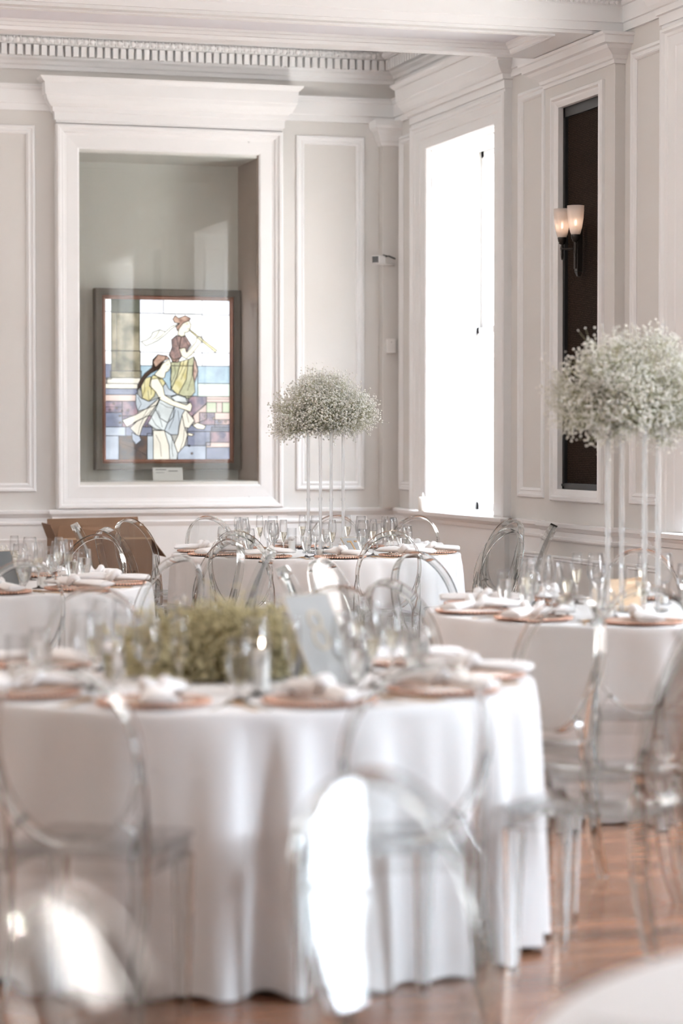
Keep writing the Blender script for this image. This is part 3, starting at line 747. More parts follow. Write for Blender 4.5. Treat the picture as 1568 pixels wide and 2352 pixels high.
# placard
pc = MB(); pc.loft([[(-.125, 0, 0), (.125, 0, 0), (.125, .004, 0), (-.125, .004, 0)], [(-.125, .03, .105), (.125, .03, .105), (.125, .034, .105), (-.125, .034, .105)]])
plc = pc.build('placard', M['paper'], loc=(4.28, 19.30, NZ0 + .004))
tag(plc, 'small white caption card leaning below the stained glass', 'placard')
tx = MB()
for i, (a, b, h) in enumerate(((-.10, -.012, .008), (.005, .085, .008), (-.10, -.03, .004))):
    z = .088 - .012 * i; y_ = z * .03 / .105 - .0012
    tx.box(a, b, y_ - .0005, y_ + .0006, z - h / 2, z + h / 2)
tx.build('printed_line', M['ink'], plc)

# ------------------------------------------------------------------ small fittings
sw = tag(empty('wall_switch', (6.02, YW - .10, 2.18)), 'white wall switch plate on the corner pilaster', 'switch')
m = MB(); m.box(-.037, .037, -.03, 0, 0, .118); part(m, 'plate', M['white_plastic'], sw, bevel=.006)
m = MB(); m.box(-.010, .010, -.034, -.03, .04, .075); part(m, 'button', M['white_plastic'], sw)
m = MB(); m.lathe([(0, 0), (.003, 0), (.003, .002), (0, .002)], 8); m.v = [(a, -.0305 - c, .09 + b) for a, b, c in m.v]; part(m, 'screw', M['black'], sw)
sc_ = tag(empty('security_camera', (6.05, YW - .10, 2.93)), 'small white security camera with black face and cable on pilaster', 'camera')
m = MB(); m.box(-.034, .034, -.07, .07, -.032, .032); o = part(m, 'body', M['white_plastic'], sc_, bevel=.008); o.location = (-.155, -.08, 0); o.rotation_euler = (0, 0, -math.radians(40))
m = MB(); m.box(-.027, .027, -.0725, -.069, -.026, .026); o = part(m, 'lens_face', M['black'], sc_); o.location = (-.155, -.08, 0); o.rotation_euler = (0, 0, -math.radians(40))
m = MB(); m.tube([(-.15, -.05, -.02), (-.10, -.03, -.03), (-.03, -.01, -.03), (0.0, 0, -.03)], .008, 8); part(m, 'bracket', M['white_plastic'], sc_, smooth=True)
m = MB(); m.tube([(-.135, -.03, -.005), (-.09, -.04, .03), (-.05, -.02, .04), (0.01, 0.0, .02)], .005, 6).tube([(-.11, -.05, .045), (-.05, -.03, .035), (.01, 0, .018)], .004, 6); part(m, 'cable', M['black'], sc_, smooth=True)
cd = tag(empty('led_candle', (5.975, 17.83, .922)), 'white pillar candle standing on the window sill', 'candle')
m = MB(); m.lathe([(0, 0), (.034, 0), (.036, .003), (.036, .105), (.032, .11), (.02, .106), (0, .106)], 24); part(m, 'wax_body', M['candlewax'], cd, smooth=True)
m = MB(); m.lathe([(0, .104), (.006, .108), (.009, .118), (.006, .13), (0, .15)], 12); part(m, 'flame_tip', M['candlewax'], cd, smooth=True)

# unseen chandeliers added above and left for fill light, suggested by warm glints
M['chbulb'] = emit('chandelier_bulb', (1.0, 0.92, 0.86), 620.0)
M['brass'] = paint('aged_brass', (0.42, 0.30, 0.16), 0.3, 0.1, 20, metal=0.9)
def chandelier():
    r = empty('chandelier')
    m = MB(); m.tube([(.42 * math.cos(2*math.pi*i/32), .42 * math.sin(2*math.pi*i/32), 0) for i in range(32)], .014, 8, closed=True); part(m, 'ring', M['brass'], r, smooth=True)
    m = MB(); m.tube([(0, 0, .02), (0, 0, ZC - 3.45)], .012, 8); m.lathe([(0, -.10), (.03, -.06), (.05, 0), (.03, .05), (0.012, .08)], 12); m.lathe([(.0, 1.22), (.07, 1.24), (.07, ZC - 3.45), (0, ZC - 3.45)], 16); part(m, 'stem', M['brass'], r, smooth=True)
    for i in range(8):
        a = 2 * math.pi * i / 8; ca, sa = math.cos(a), math.sin(a)
        m = MB(); m.tube([(.03 * ca, .03 * sa, 0), (.2 * ca, .2 * sa, -.06), (.42 * ca, .42 * sa, 0)], .008, 6); part(m, 'arm', M['brass'], r, smooth=True)
        m = MB(); m.lathe([(0, .012), (.013, .014), (.013, .10), (0, .10)], 10, (.42 * ca, .42 * sa, 0)); c_ = part(m, 'candle_sleeve', M['candlewax'], r, auto=40)
        m = MB(); m.lathe([(0, .10), (.014, .112), (.022, .135), (.016, .165), (.006, .185), (0, .19)], 10, (.42 * ca, .42 * sa, 0)); part(m, 'bulb', M['chbulb'], c_, smooth=True)
    return r
ch0 = chandelier()
for k, (x, y) in enumerate(((-.8, 14.2), (-1.2, 6.6))):
    o = ch0 if k == 0 else dup(ch0)
    o.location = (x, y, 3.45)
    tag(o, ['brass ring chandelier nearest the display wall, out of view', 'brass ring chandelier over the middle of the hall, out of view'][k], 'chandelier', 'chandeliers out of view')

# cardboard box
cb = tag(empty('cardboard_box', (3.45, 17.95, 0)), 'open brown cardboard box standing against the wall behind the chairs', 'box')
m = MB(); t_ = .006
m.box(-.36, .36, -.22, -.22 + t_, 0, .74).box(-.36, .36, .22 - t_, .22, 0, .74).box(-.36, -.36 + t_, -.22, .22, 0, .74).box(.36 - t_, .36, -.22, .22, 0, .74).box(-.36, .36, -.22, .22, 0, t_); part(m, 'body', M['card'], cb)
def flap(p0, p1, p2, p3):
    m = MB(); n = (Vector(p1) - Vector(p0)).cross(Vector(p3) - Vector(p0)).normalized() * .005
    A = [Vector(p) for p in (p0, p1, p2, p3)]; m.loft([A, [p + n for p in A]]); part(m, 'flap', M['card'], cb)
flap((-.36, .215, .74), (.36, .215, .74), (.35, .27, .885), (-.35, .27, .875))
flap((-.36, -.215, .74), (.36, -.215, .74), (.30, -.16, .848), (-.34, -.19, .84))
flap((.357, -.22, .74), (.357, .22, .74), (.47, .20, .60), (.47, -.20, .60))
flap((-.357, .22, .74), (-.357, -.22, .74), (-.40, -.20, .85), (-.40, .20, .85))
m = MB(); m.box(-.36, .36, -.2215, -.2195, .735, .748); part(m, 'torn_edge', M['cardin'], cb)

# ------------------------------------------------------------------ tables
def L2W(l, d): return (l * math.cos(YAW) + d * math.sin(YAW), d * math.cos(YAW) - l * math.sin(YAW))
TZ = .76
def project(p):
    v = Vector((p[0], p[1], p[2] - CAM_H))
    Fw = Vector((math.sin(YAW) * math.cos(PITCH), math.cos(YAW) * math.cos(PITCH), -math.sin(PITCH)))
    Rt = Vector((math.cos(YAW), -math.sin(YAW), 0)); Up = Rt.cross(Fw); d = v.dot(Fw)
    return 784 + 5553 * v.dot(Rt) / d, 1176 - 5553 * v.dot(Up) / d, d
def cloth_mesh(seed):
    rnd = random.Random(seed)
    N, Rr = 420, .915
    ks = [(13, rnd.uniform(0, 6.28), .45), (24, rnd.uniform(0, 6.28), .85), (31, rnd.uniform(0, 6.28), .6), (39, rnd.uniform(0, 6.28), .3)]
    mod = [rnd.uniform(0, 6.28), 3.67, 0]
    def fold(th):
        s = sum(a * math.sin(k * th + p + .6 * math.sin(3 * th + mod[0])) for k, p, a in ks) / 1.35
        return math.copysign(abs(math.sin(max(-1.4, min(1.4, s)))) ** .85, s)
    F = [fold(2 * math.pi * j / N) for j in range(N)]
    zs = [0.0, .004, .012, .03, .07, .13, .20, .28, .37, .46, .55, .64, .70, .735, .752]
    mb = MB(); rings = []
    for r in (.15, .35, .55, .75, .86, .895): rings.append([(r * math.cos(2*math.pi*j/N), r * math.sin(2*math.pi*j/N), TZ) for j in range(N)])
    for i, dz in enumerate(zs):
        t = dz / .755; rr = []
        for j in range(N):
            th = 2 * math.pi * j / N
            amp = .048 * (max(0, t - .015) ** .5) * (.70 + .40 * math.sin(2 * th + mod[1]))
            shoulder = Rr + .004 * min(1, dz / .012)
            flare = .022 * t ** .8
            r = shoulder + flare + amp * F[j] 
            if t < .06: r = shoulder + (r - shoulder) * (t / .06)
            z = TZ - dz - (.006 if i == 0 else 0) * 0
            hem = .010 * F[(j + 5) % N] + .004 * math.sin(7 * th)
            z = max(.004, z + (hem + .003) * (t ** 4))
            rr.append((r * math.cos(th), r * math.sin(th), z))
        rings.append(rr)
    mb.loft(rings, cap0=True, cap1=False)
    return mb
TABLES = {}
TB = [('front', (-.335, 7.3), 'the front table', 3), ('right', (1.27, 10.2), 'the right table', 5), ('left', (-1.86, 12.0), 'the left table', 11), ('eleven', (-.16, 15.35), 'the number 11 table', 4), ('near', (1.13, 2.76), 'the nearest table', 9)]
CLAB = {'front': 'floor-length white cloth over the large blurred front table', 'right': 'floor-length white cloth over the round table at the right edge',
        'left': 'floor-length white cloth over the round table at the left edge', 'eleven': 'floor-length white cloth over the round number 11 table near the corner',
        'near': 'very blurred white cloth in the bottom right corner'}
for key, ldp, nm, sd in TB:
    cx_, cy_ = L2W(*ldp)
    o = cloth_mesh(sd).build('tablecloth', M['cloth'], None, smooth=True, loc=(cx_, cy_, 0), fix=True)
    tag(o, CLAB[key], 'tablecloth', 'white floor-length tablecloths')
    TABLES[key] = (cx_, cy_, nm)

# ------------------------------------------------------------------ chair
def back_y(z): 
    t = (z - .47) / .47
    return -.185 - .06 * t - .075 * t * t
def make_chair():
    root = empty('acrylic_chair')
    # oval hoop
    n = 56; cz, hw, hh = .715, .188, .228
    pts, sd = [], []
    for i in range(n):
        a = 2 * math.pi * i / n
        ca, sa = math.cos(a), math.sin(a)
        x = hw * (abs(ca) ** .92) * (1 if ca >= 0 else -1); z = cz + hh * sa
        pts.append((x, back_y(z) + .35 * x * x, z)); 
        slope = -(.06 + .15 * (z - .47) / .47) / .47
        sd.append(Vector((0, 1, -slope)).normalized())
    m = MB(); m.band(pts, sd, .010, .046, closed=True); part(m, 'back_hoop', M['acryl'], root, auto=40)
    m = MB(); rings_f, rings_b = [], []
    for s in (1.0, .75, .5, .25, .04):
        rf, rb = [], []
        for i in range(n):
            a = 2 * math.pi * i / n
            x = (hw - .004) * s * math.cos(a); z = cz + (hh - .004) * s * math.sin(a); y = back_y(z) + .35 * x * x
            rf.append((x, y - .003, z)); rb.append((x, y + .003, z))
        rings_f.append(rf); rings_b.append(rb)
    m.loft(list(reversed(rings_f)) + rings_b); part(m, 'back_panel', M['sheet'], root, auto=40)
    # seat
    m = MB()
    def rr(hx0, hx1, y0, y1, r, z):
        out = []
        cs = [(hx1 - r, y1 - r, 0), (-hx1 + r, y1 - r, 90), (-hx0 + r, y0 + r, 180), (hx0 - r, y0 + r, 270)]
        for cx_, cy_, a0 in cs:
            for q in range(5):
                a = math.radians(a0 + 90 * q / 4); out.append((cx_ + r * math.cos(a), cy_ + r * math.sin(a), z))
        return out
    m.loft([rr(.185, .195, -.20, .205, .03, .452), rr(.192, .202, -.205, .212, .034, .456), rr(.192, .202, -.205, .212, .034, .466), rr(.186, .196, -.20, .206, .03, .470)])
    part(m, 'seat', M['sheet'], root, auto=40)
    m = MB(); m.loft([rr(.178, .188, -.192, .198, .03, .405), rr(.186, .196, -.20, .206, .034, .405), rr(.186, .196, -.20, .206, .034, .452), rr(.178, .188, -.192, .198, .03, .452)], closed=True)
    part(m, 'apron', M['sheet'], root, auto=40)
    for s in (-1, 1):
        m = MB(); m.band([(s*.172, .182, .405), (s*.172, .184, .25), (s*.170, .186, .0)], [(1,0,0)]*3, [.046, .038, .026], [.046, .038, .026]); part(m, 'leg', M['acryl'], root, auto=40)
        path = [(s*.188, back_y(.70) + .012, .70), (s*.19, back_y(.62) + .010, .62), (s*.184, -.193, .52), (s*.178, -.188, .45), (s*.176, -.195, .30), (s*.178, -.225, .12), (s*.180, -.262, .0)]
        m = MB(); m.band(path, [(1,0,0)]*7, [.012, .022, .034, .044, .042, .036, .030], [.010, .018, .030, .040, .038, .032, .026]); part(m, 'leg', M['acryl'], root, auto=40)
        z0 = .545; x0 = hw * math.sqrt(max(0, 1 - ((z0 - cz) / hh) ** 2))
        m = MB(); m.band([(s*x0, back_y(z0) + .01, z0), (s*(x0 + .020), -.175, .535), (s*(x0 + .040), -.168, .50), (s*(x0 + .043), -.17, .468)], [(0,1,0)]*4, .008, .03); part(m, 'brace', M['acryl'], root, auto=40)
    return root
chair0 = make_chair()
ORD = ['first', 'second', 'third', 'fourth', 'fifth', 'sixth', 'seventh', 'eighth', 'ninth', 'tenth', 'eleventh', 'twelfth']
CH = {'eleven': [-6, 30, 62, 86, 121, 148, 180, -146, -107, -72, -40], 'right': [-97, -136, -178, 127, 83, 45, 155],
      'left': [-72, -41, -8, 33, 70], 'front': [-104, -68, -27, 8, 42, 77, 112, 147], 'near': [(134.5, 1.27, -2.5), (178, 1.17, -9)]}
CR = {'eleven': 1.20, 'right': 1.20, 'left': 1.20, 'front': 1.20, 'near': 1.13}
first = True
for key, angs in CH.items():
    cx_, cy_, nm = TABLES[key]
    recs = []
    for a in angs:
        a, r, tw = a if isinstance(a, tuple) else (a, CR[key] + random.uniform(-.015, .02), random.uniform(-4, 4))
        wa = math.radians(a) - YAW
        x, y = cx_ + r * math.cos(wa), cy_ + r * math.sin(wa)
        rz = wa + math.pi / 2 + math.radians(tw)
        far = math.sin(math.radians(a)) >= -.11
        recs.append((project((x, y, .8))[0], far, x, y, rz))
    for side in (True, False):
        g = sorted([q for q in recs if q[1] == side])
        for i, (px, far, x, y, rz) in enumerate(g):
            o = chair0 if first else dup(chair0)
            first = False
            o.location = (x, y, 0); o.rotation_euler = (0, 0, rz)
            lab = 'clear acrylic chair, %s from the left on the %s side of %s' % (ORD[i], 'far' if far else 'near', nm)
            tag(o, lab, 'chair', 'clear oval-backed chairs round the tables')

# ------------------------------------------------------------------ tableware prototypes
def proto_wine():
    r = empty('wine_glass')
    outer = [(.006, .085), (.014, .089), (.026, .098), (.036, .115), (.0405, .138), (.040, .16), (.036, .19), (.0315, .222)]
    inner = [(x - .0011, z + .0008) for x, z in outer]; inner[0] = (.001, .0875)
    m = MB(); m.lathe(outer + list(reversed(inner)), 28, cap1=True); part(m, 'bowl', M['glass'], r, smooth=True)
    m = MB(); m.lathe([(0, .0), (.034, .0), (.035, .0015), (.030, .003), (.012, .006), (.005, .012), (.0035, .03), (.0033, .06), (.005, .08), (.0065, .0855), (0, .087)], 20); part(m, 'stem', M['glasssolid'], r, smooth=True)
    return r
def proto_flute():
    r = empty('champagne_flute')
    outer = [(.005, .085), (.010, .092), (.017, .112), (.0225, .138), (.0245, .165), (.0235, .195), (.0205, .226)]
    inner = [(x - .0011, z + .0008) for x, z in outer]; inner[0] = (.001, .088)
    m = MB(); m.lathe(outer + list(reversed(inner)), 24, cap1=True); part(m, 'bowl', M['glass'], r, smooth=True)
    m = MB(); m.lathe([(0, .0), (.032, .0), (.033, .0015), (.028, .003), (.012, .006), (.005, .012), (.0033, .03), (.0032, .06), (.0045, .08), (.0055, .0855), (0, .087)], 20); part(m, 'stem', M['glasssolid'], r, smooth=True)
    m = MB(); m.lathe([(0, .0885), (.006, .0905), (.0088, .0945), (.0155, .113), (.0210, .139), (.0222, .150), (0, .150)], 20); part(m, 'champagne', M['champagne'], r, auto=40)
    return r
def proto_goblet():
    r = empty('water_goblet')
    outer = [(.007, .034), (.016, .040), (.026, .058), (.033, .085), (.0350, .110), (.0335, .140), (.0300, .172)]
    inner = [(x - .0012, z + .0008) for x, z in outer]; inner[0] = (.001, .037)
    m = MB(); m.lathe(outer + list(reversed(inner)), 28, cap1=True); part(m, 'bowl', M['glass'], r, smooth=True)
    m = MB(); m.lathe([(0, .0), (.032, .0), (.033, .002), (.026, .004), (.010, .009), (.006, .016), (.006, .026), (.008, .0345), (0, .036)], 20); part(m, 'stem', M['glasssolid'], r, smooth=True)
    m = MB(); m.lathe([(0, .0378), (.010, .041), (.0145, .0435), (.0243, .0595), (.0312, .086), (.0332, .110), (.0326, .128), (0, .128)], 24); part(m, 'water', M['water'], r, auto=40)
    return r
def proto_charger():
    r = empty('charger_plate')
    m = MB(); m.lathe([(0, 0), (.09, 0), (.12, .004), (.15, .012), (.152, .014), (.148, .016), (.12, .009), (.09, .005), (0, .005)], 40); part(m, 'plate', M['chargerglass'], r, auto=40)
    m = MB(); nb = 60
    for i in range(nb):
        a = 2 * math.pi * i / nb; c = (.1535 * math.cos(a), .1535 * math.sin(a), .0125)
        m.lathe([(0.001, -.0062), (.0052, -.0038), (.0070, 0), (.0052, .0038), (.001, .0062)], 6, c)
    for i in range(48):
        a = 2 * math.pi * i / 48; c = (.137 * math.cos(a), .137 * math.sin(a), .0125)
        m.lathe([(0.001, -.005), (.0052, 0), (.001, .005)], 6, c)
    o = part(m, 'beaded_rim', M['copper'], r, smooth=True)
    return r
def proto_napkin(seed):
    rnd = random.Random(seed); r = empty('napkin')
    def tail(pts, ws, th, name):
        m = MB(); rings = []
        for i, (p, w, t) in enumerate(zip(pts, ws, th)):
            ring = []
            for j in range(14):
                a = 2 * math.pi * j / 14
                wob = 1 + .14 * math.sin(3 * a + i * .8 + seed)
                ring.append((p[0] + w * math.cos(a) * wob, p[1], p[2] + t * math.sin(a) * wob))
            rings.append(ring)
        m.loft(rings); part(m, name, M['napkin'], r, smooth=True)
    b = rnd.uniform(-.04, .04)
    tail([(b, -.195, .030), (b, -.19, .030), (b*.8, -.15, .031), (b*.5, -.10, .033), (0, -.055, .034), (0, -.01, .034)], [.050, .052, .047, .038, .026, .018], [.010, .014, .016, .016, .016, .016], 'lower_tail')
    tail([(0, .0, .034), (.01, .05, .038), (.02, .10, .036), (.03, .16, .032), (.035, .18, .028)], [.018, .03, .042, .05, .04], [.016, .02, .018, .014, .006], 'upper_tail')
    m = MB(); pts = [(.030 * math.cos(a), -.012 + .030 * math.sin(a) * .8 + .01 * math.cos(a), .044 + .016 * math.sin(2 * a + .5)) for a in [2 * math.pi * j / 16 for j in range(16)]]
    m.tube(pts, .017, 8, closed=True); part(m, 'knot', M['napkin'], r, smooth=True)
    return r
def proto_fork():
    m = MB(); m.band([(0, -.10, .004), (0, -.02, .003), (0, .03, .005), (0, .055, .006)], [(1,0,0)]*4, .0025, [.010, .006, .008, .018])
    for i in range(4):
        x = -.0075 + .005 * i; m.band([(x, .053, .006), (x, .08, .005), (x, .105, .009)], [(1,0,0)]*3, .0022, [.0032, .003, .0018])
    return m
def proto_knife():
    m = MB(); m.band([(0, -.115, .005), (0, -.06, .005), (0, 0, .005)], [(1,0,0)]*3, .005, [.011, .010, .009])
    m.band([(0, 0, .005), (.001, .06, .005), (.002, .105, .005), (.003, .118, .005)], [(1,0,0)]*4, .002, [.012, .015, .013, .004]); return m
def proto_spoon():
    m = MB(); m.band([(0, -.10, .004), (0, -.02, .003), (0, .04, .006)], [(1,0,0)]*3, .0028, [.011, .006, .006])
    prof = []
    rings = []
    for s, z in ((1, .009), (.8, .005), (.4, .003), (.05, .0025)):
        rings.append([(.020 * s * math.cos(a), .062 + .030 * s * math.sin(a), z) for a in [2 * math.pi * j / 16 for j in range(16)]])
    m.loft(rings, cap0=False); return m
P = {'wine_glass': proto_wine(), 'champagne_flute': proto_flute(), 'water_goblet': proto_goblet(), 'charger_plate': proto_charger(), 'napkin': proto_napkin(1), 'napkin2': proto_napkin(2)}
def single(mb, name, mat):
    return mb.build(name, mat, auto=50)
P['fork'] = single(proto_fork(), 'fork', M['silver']); P['knife'] = single(proto_knife(), 'knife', M['silver']); P['spoon'] = single(proto_spoon(), 'spoon', M['gold'])
used = set()
def spawn(kind, loc, rz, rx=0):
    src = P[kind]
    o = src if kind not in used else dup(src)
    used.add(kind)
    o.location = loc; o.rotation_euler = (rx, 0, rz)
    return o
DESC = {'wine_glass': ('empty stemmed wine glass', 'wine glass'), 'champagne_flute': ('filled champagne flute', 'champagne flute'), 'water_goblet': ('filled water goblet', 'water glass'),
        'charger_plate': ('copper-rimmed charger plate', 'charger plate'), 'napkin': ('knotted white napkin', 'napkin'), 'fork': ('silver fork', 'fork'), 'knife': ('silver knife', 'knife'), 'spoon': ('gold spoon', 'spoon')}
SET_ANG = {'eleven': [-6, 30, 66, 102, 138, 174, -150, -114, -78, -42], 'right': [-97, -133, -169, 155, 119, 83, 47, -61], 'left': [-70, -36, -2, 34, 70], 'front': [-104, -68, -32, 4, 40, 76, 112, 148, -140], 'near': [152]}
rng = random.Random(21)
BREATH_R = {'eleven': .16, 'right': .16, 'left': .30, 'front': .33, 'near': .2}
placed = []
for key, angs in SET_ANG.items():
    cx_, cy_, nm = TABLES[key]
    for a in angs:
        wa = math.radians(a) - YAW
        er = Vector((math.cos(wa), math.sin(wa), 0)); et = Vector((-math.sin(wa), math.cos(wa), 0))
        rz = wa + math.pi / 2      # local +Y points to the table centre
        C = Vector((cx_, cy_, TZ))
        def at(rad, tan, z=0): return C + er * rad + et * tan + Vector((0, 0, z))
        far = math.sin(math.radians(a)) >= -.11
        rc = .69 if key == 'near' else .735
        items = [('charger_plate', at(rc, 0, 0), 0), ('napkin' if rng.random() < .5 else 'napkin2', at(rc - .023, rng.uniform(-.015, .015), .006), rng.uniform(-.5, .5)),
                 ('fork', at(.74, .195, 0), rng.uniform(-.06, .06)), ('knife', at(.74, -.195, 0), rng.uniform(-.06, .06)), ('spoon', at(.745, -.222, 0), rng.uniform(-.06, .06))]
        if key != 'near':
            j = lambda: rng.uniform(-.010, .010)
            items += [('wine_glass', at(.47 + j(), -.10 + j()), rng.uniform(0, 6)), ('champagne_flute', at(.50 + j(), -.005 + j()), rng.uniform(0, 6)), ('water_goblet', at(.56 + j(), -.185 + j()), rng.uniform(0, 6))]
        for kind, loc, dr in items:
            px, py, d = project(loc)
            if px < -60 or px > 1640 or py > 2420: continue
            o = spawn(kind, loc, rz + dr)
            placed.append((key, kind.rstrip('2'), far, px, o))
groups = {}
for key, kind, far, px, o in placed: groups.setdefault((key, kind, far), []).append((px, o.name, o))
for (key, kind, far), lst in groups.items():
    lst.sort(key=lambda q: q[0]); nm = TABLES[key][2]
    for i, (_, _, o) in enumerate(lst):
        d_, c_ = DESC[kind]
        if key == 'near':
            lab = 'very blurred %s on the cloth in the bottom right corner' % d_
        else:
            lab = '%s, %s from left in the %s half of %s' % (d_, ORD[i], 'far' if far else 'near', nm)
        tag(o, lab, c_, c_ + 's on the dressed tables')

# ------------------------------------------------------------------ gypsophila
ICO_V = []
def ico():
    p = (1 + 5 ** .5) / 2
    v = [(-1,p,0),(1,p,0),(-1,-p,0),(1,-p,0),(0,-1,p),(0,1,p),(0,-1,-p),(0,1,-p),(p,0,-1),(p,0,1),(-p,0,-1),(-p,0,1)]
    v = np.array(v) / math.sqrt(1 + p * p)
    f = [(0,11,5),(0,5,1),(0,1,7),(0,7,10),(0,10,11),(1,5,9),(5,11,4),(11,10,2),(10,7,6),(7,1,8),(3,9,4),(3,4,2),(3,2,6),(3,6,8),(3,8,9),(4,9,5),(2,4,11),(6,2,10),(8,6,7),(9,8,1)]
    return v, np.array(f)
IV, IF = ico()
def np_mesh(name, V, F, mat, smooth=True):
    me = bpy.data.meshes.new(name)
    me.vertices.add(len(V)); me.vertices.foreach_set('co', V.astype(np.float32).ravel())
    k = F.shape[1]
    me.loops.add(F.size); me.loops.foreach_set('vertex_index', F.astype(np.int32).ravel())
    me.polygons.add(len(F)); me.polygons.foreach_set('loop_start', np.arange(0, F.size, k, dtype=np.int32)); me.polygons.foreach_set('loop_total', np.full(len(F), k, dtype=np.int32))
    me.polygons.foreach_set('use_smooth', np.full(len(F), smooth, dtype=bool))
    me.update(); me.validate(); me.materials.append(mat)
    return me
def prisms(A, B, r0, r1):
    """3-sided tubes from A to B"""
    n = len(A); D = B - A; D /= np.maximum(np.linalg.norm(D, axis=1, keepdims=True), 1e-6)
    up = np.tile(np.array([[.3, .5, .81]]), (n, 1)); S = np.cross(D, up); S /= np.maximum(np.linalg.norm(S, axis=1, keepdims=True), 1e-6); T = np.cross(D, S)
    V = np.zeros((n, 6, 3))
    for j in range(3):
        a = 2 * math.pi * j / 3; o = S * math.cos(a) + T * math.sin(a)
        V[:, j] = A + o * r0; V[:, 3 + j] = B + o * r1
    base = (np.arange(n) * 6)[:, None]
    F = np.concatenate([base + np.array([[j, (j+1) % 3, 3 + (j+1) % 3, 3 + j]]) for j in range(3)])
    return V.reshape(-1, 3), F
def breath(lobes, nspray, nfl, fr, seed, centre, spread=.03, floor_z=None):
    rs = np.random.RandomState(seed)
    w = np.array([l[3] * l[4] * l[5] for l in lobes]) ** .7; w /= w.sum()
    idx = rs.choice(len(lobes), nspray, p=w); L = np.array(lobes)[idx]
    d = rs.normal(size=(nspray, 3)); d /= np.linalg.norm(d, axis=1, keepdims=True)
    rad = rs.uniform(.55, 1.04, (nspray, 1)) ** .6
    S = L[:, :3] + d * L[:, 3:6] * rad
    fl = np.repeat(S, nfl, axis=0) + rs.normal(size=(nspray * nfl, 3)) * spread
    if floor_z is not None: fl[:, 2] = np.maximum(fl[:, 2], floor_z + rs.uniform(.006, .03, len(fl))); S[:, 2] = np.maximum(S[:, 2], floor_z + .045)
    hub = np.repeat(S - d * .02 - np.array([[0, 0, .02]]), nfl, axis=0)
    c = np.array([centre]) + rs.normal(size=(nspray, 3)) * np.array([[.035, .035, .01]])
    size = fr * rs.uniform(.6, 1.25, (len(fl), 1, 1))
    V = (fl[:, None, :] + IV[None] * size).reshape(-1, 3)
    F = (IF[None] + (np.arange(len(fl)) * 12)[:, None, None]).reshape(-1, 3)
    v1, f1 = prisms(hub[::2], fl[::2], .0009, .0006)
    v2, f2 = prisms(c, S - d * .02 - np.array([[0, 0, .02]]), .0016, .0010)
    return V, F, np.concatenate([v1, v2]), np.concatenate([f1, f2 + len(v1)])
def bouquet(name, loc, label, lobes, nspray, nfl, fr, seed, centre, mb_, ms_, group, spread=.03):
    r = tag(empty(name, loc), label, 'flowers', group)
    V, F, SV, SF = breath(lobes, nspray, nfl, fr, seed, centre, spread, 0.0 if name.endswith('centrepiece') else None)
    o = instance(np_mesh('blossoms', V, F, mb_), 'blossoms', r); o['kind'] = 'stuff'
    o = instance(np_mesh('stems', SV, SF, ms_, False), 'stems', r); o['kind'] = 'stuff'
    return r
def rotlobes(l, ang):
    c, s = math.cos(ang), math.sin(ang)
    return [(x * c - y * s, x * s + y * c, z, a, b, h) for x, y, z, a, b, h in l]
# lobes are given in the viewer's left-right / depth axes
LOB = [(-.20, 0, .17, .12, .16, .13), (-.07, .02, .24, .15, .17, .17), (.08, -.02, .22, .14, .17, .16), (.20, .02, .16, .12, .16, .13), (.0, 0, .12, .24, .18, .10), (-.26, .0, .07, .06, .10, .07), (.0, -.1, .16, .14, .10, .12), (.04, .02, .33, .07, .08, .07), (.02, .1, .16, .14, .10, .12)]
def stand(tkey, offs, label_s, label_f, top, sd, lobes):
    cx_, cy_, _ = TABLES[tkey]
    cx_ += offs[0]; cy_ += offs[1]
    r = tag(empty('flower_stand', (cx_, cy_, TZ)), label_s, 'flower stand', 'tall acrylic flower stands')
    for i in range(4):
        a = math.radians(17.6) - YAW + i * math.pi / 2
        m = MB(); m.lathe([(0, .008), (.0105, .008), (.0105, top), (0, top)], 14, (.1155 * math.cos(a), .1155 * math.sin(a), 0)); part(m, 'rod', M['rod'], r, auto=40)
        m = MB(); m.lathe([(.0107, 0), (.0130, 0), (.0130, .02), (.0107, .02)], 14, (.1155 * math.cos(a), .1155 * math.sin(a), top * .42)); part(m, 'joint', M['rod'], r, auto=40)
    m = MB(); m.lathe([(0, 0), (.15, 0), (.15, .008), (0, .008)], 32); part(m, 'base', M['sheet'], r, auto=40)
    m = MB(); m.lathe([(0, top), (.15, top), (.15, top + .008), (0, top + .008)], 32); part(m, 'top_plate', M['sheet'], r, auto=40)
    bouquet('gypsophila_bouquet', (cx_, cy_, TZ + top + .008), label_f, rotlobes(lobes, -YAW), 900, 11, .0056, sd, (0, 0, .02), M['blossom'], M['stemgreen'], "baby's breath on tall stands")
stand('eleven', L2W(.06, .0), 'clear four-rod acrylic flower stand on the number 11 table', "round white baby's breath bouquet above the number 11 table", .785, 3, [(x * .98, y, z - .06, a, b, h) for x, y, z, a, b, h in LOB])
LOB2 = [(x * -1.10, y, z * 1.14 - .06, a * 1.10, b, h * 1.12) for x, y, z, a, b, h in LOB] + [(-.12, 0, -.02, .07, .08, .06), (.14, 0, -.02, .07, .08, .06)]
stand('right', L2W(-.04, .0), 'clear four-rod acrylic flower stand on the right table', "white baby's breath bouquet in front of the dark mesh screen, cut by the right edge", .775, 8, LOB2)
cx_, cy_, _ = TABLES['front']
fx, fy = L2W(-.04, .06)
LOW = [(-.17, 0, .075, .12, .14, .09), (0, .0, .105, .15, .15, .11), (.17, 0, .085, .12, .14, .10), (0, -.1, .07, .2, .10, .08), (0, .1, .085, .2, .12, .09)]
